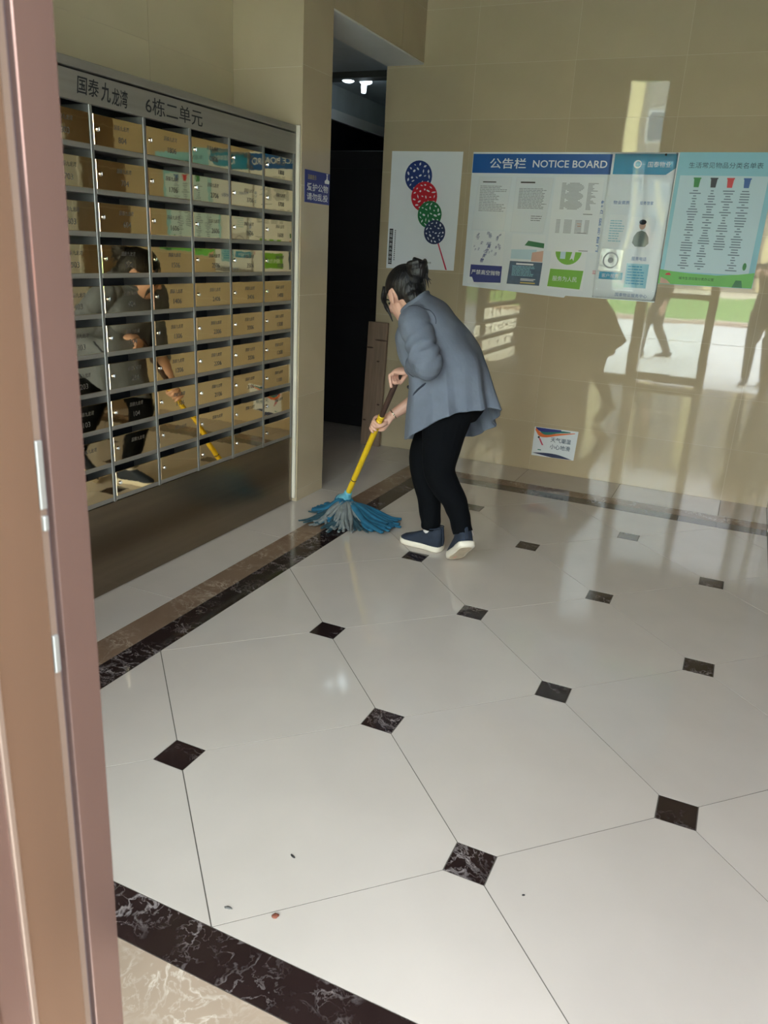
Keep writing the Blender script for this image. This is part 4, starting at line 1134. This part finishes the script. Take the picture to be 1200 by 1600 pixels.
bm = bmesh.new(); a_, b_ = V(-.045, 1.615, .760), V(.022, 1.600, .825)
add_tube(bm, [onto(a_.lerp(b_, k / 6)) for k in range(7)], [.001, .0032, .0040, .0040, .0042, .0045, .002], 8, 3); o = pobj('pocket', bm, M['jacket_dark'], jacket); o['label'] = 'dark slanted pocket opening'
bm = bmesh.new(); add_ball(bm, onto(V(-.125, 1.735, .775), .002), (.008, .008, .008), None, 12, 8); pobj('button', bm, M['ink'], jacket)
# armhole seam
bm = bmesh.new(); sc0 = shL + V(.012, .018, .012)
pts = []
for k in range(15):
    t = math.radians(-40 + k * 15); pts.append(onto(sc0 + LT * .02 + (-F * math.sin(t) * .074) + UPV * math.cos(t) * .070 , .0006))
add_tube(bm, pts, [.0016] * 15, 6, 2); pobj('armhole_seam', bm, M['jacket_dark'], jacket)

# ---- trousers
bm = bmesh.new()
add_tube(bm, [hip + UPV * .10, hip + UPV * .03, hip - UPV * .05, hip - UPV * .12], [(.118, .145), (.138, .158), (.138, .155), (.100, .12)], 24, 5, F)
wl_ = lambda i, a: 1 + .030 * math.sin(i * 34 + 2 * math.cos(a)) * (.3 + .7 * i) + .02 * math.sin(i * 19 + a * 2)
add_tube(bm, [hipR + V(0, .0, .0), hipR.lerp(knR, .5) + F * .015, knR + F * .006, knR.lerp(anR, .5) - F * .004, anR + V(0, 0, .05), anR + V(.002, 0, .006)], [(.100, .098), (.088, .086), (.070, .068), (.058, .056), (.048, .046), (.046, .044)], 22, 7, F, wl_)
add_tube(bm, [hipL, hipL.lerp(knL, .5) + F * .014 - V(0, .0, 0), knL + F * .004, knL.lerp(anL, .5) - F * .006, anL.lerp(knL, .16), anL + V(.010, -.014, -.040)], [(.104, .090), (.096, .086), (.070, .068), (.058, .058), (.048, .046), (.046, .044)], 22, 7, F, wl_)
bmesh.ops.translate(bm, verts=bm.verts, vec=-PO)
pmesh('trousers', remesh(bm, .0045, 3, .45, 'trousers'), M['trousers'])

# ---- shoes
def shoe(heel, toe, up, name_extra=None):
    """slip-on: denim upper, pale sole with tan tread, dark collar; heel and toe are points on the sole's underside"""
    X = (toe - heel); L = X.length; X.normalize(); Y = Vector(up).cross(X).normalized(); Z = X.cross(Y)
    T = Matrix((X, Y, Z)).transposed().to_4x4(); T.translation = heel
    prof = [(0, .004), (.02, .026), (.06, .036), (.25, .037), (.42, .034), (.62, .038), (.78, .043), (.90, .036), (.97, .020), (1.0, .004)]
    def width(s):
        for (s0, w0), (s1, w1) in zip(prof, prof[1:]):
            if s <= s1:
                f = (s - s0) / (s1 - s0); f = f * f * (3 - 2 * f) if 0 < s0 < .9 else math.sqrt(max(0, f)) if s0 == 0 else f
                return w0 + (w1 - w0) * f
        return .004
    ss = [0, .006, .02, .05, .1, .18, .28, .38, .48, .58, .68, .76, .84, .90, .95, .98, .995, 1.0]
    outl = [(s * L, width(s)) for s in ss] ; out = outl + [(x, -w) for x, w in outl[::-1]]
    root = None
    # upper
    bm = bmesh.new(); rings = []
    hs = [(.01, .100), (.04, .120), (.14, .116), (.26, .106), (.36, .096), (.46, .085), (.58, .072), (.70, .059), (.82, .049), (.92, .041), (.985, .030)]
    for s, hgt in hs:
        w = max(.012, width(s) - .002); r = []
        for k in range(13):
            a = math.pi * k / 12; ca, sa = math.cos(a), math.sin(a)
            wy = w * (abs(ca) ** (.42 if s < .4 else .6)) * (1 if ca >= 0 else -1); 
            r.append(bm.verts.new((s * L, wy, .016 + (hgt - .016) * (sa ** .75))))
        rings.append(r)
    for i in range(len(rings) - 1):
        for k in range(12): bm.faces.new((rings[i][k], rings[i][k + 1], rings[i + 1][k + 1], rings[i + 1][k]))
    bm.faces.new(rings[0]); bm.faces.new(rings[-1])
    for i in range(len(rings) - 1): bm.faces.new((rings[i][0], rings[i][12], rings[i + 1][12], rings[i + 1][0]))
    bmesh.ops.transform(bm, matrix=T, verts=bm.verts)
    bmesh.ops.recalc_face_normals(bm, faces=bm.faces)
    up_ = pobj('shoe', bm, M['shoe'])
    # sole: rim with rounded edge
    bm = bmesh.new()
    lev = [(0.0, .96), (.004, 1.02), (.020, 1.04), (.026, 1.0)]
    rg = [[bm.verts.new((L * .5 + (x - L * .5) * (1 + (k - 1) * .5), y * k + (0.001 if y > 0 else -.001), z)) for x, y in out] for z, k in lev]
    n = len(out)
    for i in range(3):
        for k in range(n): bm.faces.new((rg[i][k], rg[i][(k + 1) % n], rg[i + 1][(k + 1) % n], rg[i + 1][k]))
    bm.faces.new(rg[0]); bm.faces.new(rg[-1][::-1])
    bmesh.ops.transform(bm, matrix=T, verts=bm.verts)
    sl = pobj('sole', bm, M['rubber'], up_)
    bm = bmesh.new()
    add_prism(bm, [T @ Vector((L * .5 + (x - L * .5) * .90 , y * .74, -.0012)) for x, y in out], T.to_3x3() @ Vector((0, 0, .002)))
    pobj('tread', bm, M['tread'], up_, False)
    # collar opening edge, heel tab, side gusset
    bm = bmesh.new(); cp = []
    for k in range(17):
        a = 2 * math.pi * k / 16; cp.append(T @ Vector((L * .20 + L * .180 * math.cos(a), .0360 * math.sin(a), .111 - .010 * math.cos(a))))
    add_tube(bm, cp, [.0032] * 17, 8, 2); pobj('collar_edge', bm, M['shoe'], up_)
    bm = bmesh.new(); add_tube(bm, [T @ Vector((-.001, 0, .03)), T @ Vector((-.004, 0, .06)), T @ Vector((.004, 0, .118))], [(.009, .003), (.009, .003), (.008, .003)], 10, 3, Y); pobj('heel_tab', bm, M['shoe'], up_)
    for s_ in (-1, 1):
        bm = bmesh.new(); add_tube(bm, [T @ Vector((L * .43, s_ * .027, .036)), T @ Vector((L * .42, s_ * .026, .055)), T @ Vector((L * .40, s_ * .019, .070))], [.0022, .0022, .0016], 8, 3); pobj('side_stitch', bm, M['jacket_dark'], up_)
    return up_
shoe(V(.086, 1.818, .0015), V(-.140, 1.850, .0015), (0, 0, 1))
hl, tl = V(.285, 1.583, .148), V(.168, 1.745, .004)
X_ = (tl - hl).normalized(); shoe(hl, tl, UPV - X_ * X_.z)

for nm, a_, d_ in (('sock', anR, V(.004, 0, -.022)), ('sock', anL, V(.012, -.008, -.020))):
    k_ = 1 if a_ is anR else 2.6
    bm = bmesh.new(); add_tube(bm, [a_ + V(0, 0, .02), a_ + d_ * .2, a_ + d_, a_ + d_ * k_ * 1.05], [.033, .033, .0335, .032], 18, 3, F); pobj(nm, bm, M['sock'])
# bracelet
bm = bmesh.new(); bx_ = (WR - PR).normalized(); c0 = WR + (elR - WR) * .05; e1 = bx_.cross(UPV).normalized(); e2 = bx_.cross(e1)
add_tube(bm, [c0 + e1 * math.cos(t) * .0265 + e2 * math.sin(t) * .0255 for t in [2 * math.pi * k / 20 for k in range(21)]], [.0032] * 21, 8, 2); pobj('bracelet', bm, M['bracelet'])

# ================================================================ BYSTANDERS at the entrance (mirrored in the back wall)
M['dark_shirt'] = mat('dark_grey_shirt', srgb(46, 48, 54), 0.85, var=.1)
M['dark_jeans'] = mat('dark_jeans', srgb(34, 38, 50), 0.85, var=.1)
def bystander(label, base, yaw, stride, handsL, handsR):
    """standing or walking figure; local axes: x forward, y left, z up"""
    B_ = Vector(base); Rz = Matrix.Rotation(yaw, 4, 'Z')
    hips = [V(0, .09, .86), V(0, -.09, .86)]
    ank = [V(stride, .10, .085), V(-stride * 1.1, -.10, .085 + abs(stride) * .25)]
    kne = [(hips[i] + ank[i]) / 2 + V(.05 + abs(stride) * .15, 0, 0) for i in (0, 1)]
    sho = [V(0, .175, 1.37), V(0, -.175, 1.37)]; hnd = [V(*handsL), V(*handsR)]
    elb = [(sho[i] + hnd[i]) / 2 + V(-.09, (.05, -.05)[i], -.05) for i in (0, 1)]
    hc = V(.02, 0, 1.57)
    b = bmesh.new()
    add_tube(b, [V(0, 0, .80), V(0, 0, .92), V(-.01, 0, 1.08), V(0, 0, 1.26), V(0, 0, 1.38), V(0, 0, 1.43)], [(.09, .13), (.10, .15), (.09, .13), (.105, .155), (.085, .16), (.05, .06)], 18, 4, (1, 0, 0))
    add_tube(b, [V(0, 0, 1.40), V(.01, 0, 1.48), V(.015, 0, 1.53)], [.06, .052, .055], 14, 3)
    add_ball(b, hc + V(-.01, 0, .02), (.095, .076, .095)); add_ball(b, hc + V(.03, 0, -.045), (.058, .056, .072)); add_ball(b, hc + V(.09, 0, -.03), (.014, .011, .018), None, 12, 8)
    for sd in (-1, 1): add_ball(b, hc + V(-.005, sd * .078, -.015), (.016, .007, .030), None, 12, 8)
    for i, sd in ((0, 1), (1, -1)):
        add_tube(b, [hips[i], (hips[i] + kne[i]) / 2, kne[i], kne[i].lerp(ank[i], .4), ank[i]], [.085, .073, .054, .052, .036], 14, 4, (1, 0, 0))
        add_tube(b, [ank[i] + V(-.02, 0, -.02), ank[i] + V(.05, 0, -.045), ank[i] + V(.13, 0, -.06)], [.036, .034, .022], 12, 3, (0, 0, 1))
        add_tube(b, [sho[i], (sho[i] + elb[i]) / 2, elb[i], elb[i].lerp(hnd[i], .5), hnd[i]], [.052, .046, .038, .034, .023], 12, 4, (1, 0, 0))
        fd = (hnd[i] - elb[i]).normalized(); cr = V(1, 0, 0) if abs(fd.z) > .6 else V(0, 0, 1); cr = (cr - fd * cr.dot(fd)).normalized()
        add_tube(b, [hnd[i], hnd[i] + fd * .045, hnd[i] + fd * .085], [(.022, .014), (.038, .013), (.036, .011)], 12, 3, cr)
        for k in range(4):
            o_ = hnd[i] + fd * .08 + cr * (.028 - .0185 * k); n_ = fd.cross(cr) * sd; ln = (.062, .07, .066, .052)[k]
            add_tube(b, [o_, o_ + fd * ln * .6 + n_ * .006, o_ + fd * ln * .9 + n_ * .022], [.009, .0085, .0065], 8, 3)
        add_tube(b, [hnd[i] + fd * .03 + cr * .03, hnd[i] + fd * .06 + cr * .055, hnd[i] + fd * .09 + cr * .056], [.011, .010, .007], 8, 3)
    me = remesh(b, .006, 3, .4, 'person'); me.transform(Rz)
    p = link('person', me, M['skin'], None, B_); setp(p, label, 'person')
    def part(n, b2, m, vox=.007):
        m2 = remesh(b2, vox, 3, .4, n) if vox else bm_mesh(b2, n, True); m2.transform(Rz); return link(n, m2, m, p)
    b = bmesh.new()
    add_tube(b, [V(0, 0, .84), V(0, 0, .95), V(-.01, 0, 1.10), V(0, 0, 1.27), V(0, 0, 1.385), V(0, 0, 1.435)], [(.125, .168), (.122, .165), (.112, .15), (.122, .172), (.102, .178), (.062, .072)], 20, 4, (1, 0, 0))
    for i in (0, 1): add_tube(b, [sho[i], (sho[i] + elb[i]) / 2, elb[i], elb[i].lerp(hnd[i], .75)], [.066, .058, .050, .038], 14, 4, (1, 0, 0))
    part('shirt', b, M['dark_shirt'])
    b = bmesh.new(); add_tube(b, [V(0, 0, .95), V(0, 0, .86), V(0, 0, .78)], [(.112, .158), (.118, .165), (.095, .14)], 18, 3, (1, 0, 0))
    for i in (0, 1): add_tube(b, [hips[i], (hips[i] + kne[i]) / 2, kne[i], kne[i].lerp(ank[i], .5), ank[i]], [.098, .086, .068, .060, .052], 16, 4, (1, 0, 0))
    part('trousers', b, M['dark_jeans'])
    b = bmesh.new(); add_ball(b, hc + V(-.02, 0, .03), (.100, .083, .098)); add_ball(b, hc + V(-.05, 0, -.03), (.062, .068, .07))
    for v in list(b.verts):
        if v.co.x > hc.x + .045 and v.co.z < hc.z + .06 or (v.co.x > hc.x - .03 and v.co.z < hc.z + .01): b.verts.remove(v)
    bmesh.ops.holes_fill(b, edges=[e for e in b.edges if e.is_boundary], sides=0); part('hair', b, M['hair'], .006)
    for sd in (-1, 1):
        b = bmesh.new(); add_ball(b, hc + V(.082, sd * .03, .0), (.006, .010, .005), None, 10, 6); part('eye', b, M['eye'], 0)
    b = bmesh.new(); add_ball(b, hc + V(.083, 0, -.068), (.006, .02, .006), None, 10, 6); part('lips', b, M['lip'], 0)
    for i in (0, 1):
        b = bmesh.new(); a = ank[i]; add_tube(b, [a + V(-.065, 0, -.045), a + V(-.04, 0, -.035), a + V(.04, 0, -.042), a + V(.12, 0, -.055), a + V(.17, 0, -.062)], [(.030, .030), (.044, .040), (.040, .044), (.028, .044), (.014, .022)], 14, 4, (0, 0, 1))
        sh_ = part('shoe', b, M['bin_black'], 0)
        b = bmesh.new(); add_tube(b, [a + V(-.07, 0, -.074), a + V(0, 0, -.074), a + V(.175, 0, -.074)], [(.010, .034), (.010, .042), (.010, .034)], 14, 4, (0, 0, 1)); part('sole', b, M['rubber'], 0).parent = sh_
bystander('person in dark clothes standing at the entrance, mirrored at the wall\'s right edge', (1.40, -1.86, -.004), math.radians(105), 0.03, (.33, .10, 1.30), (.33, -.05, 1.30))
bystander('person in dark clothes walking past outside, mirrored below the notice board', (0.02, -3.55, -.004), math.radians(180), 0.19, (.10, .24, .80), (-.08, -.24, .80))
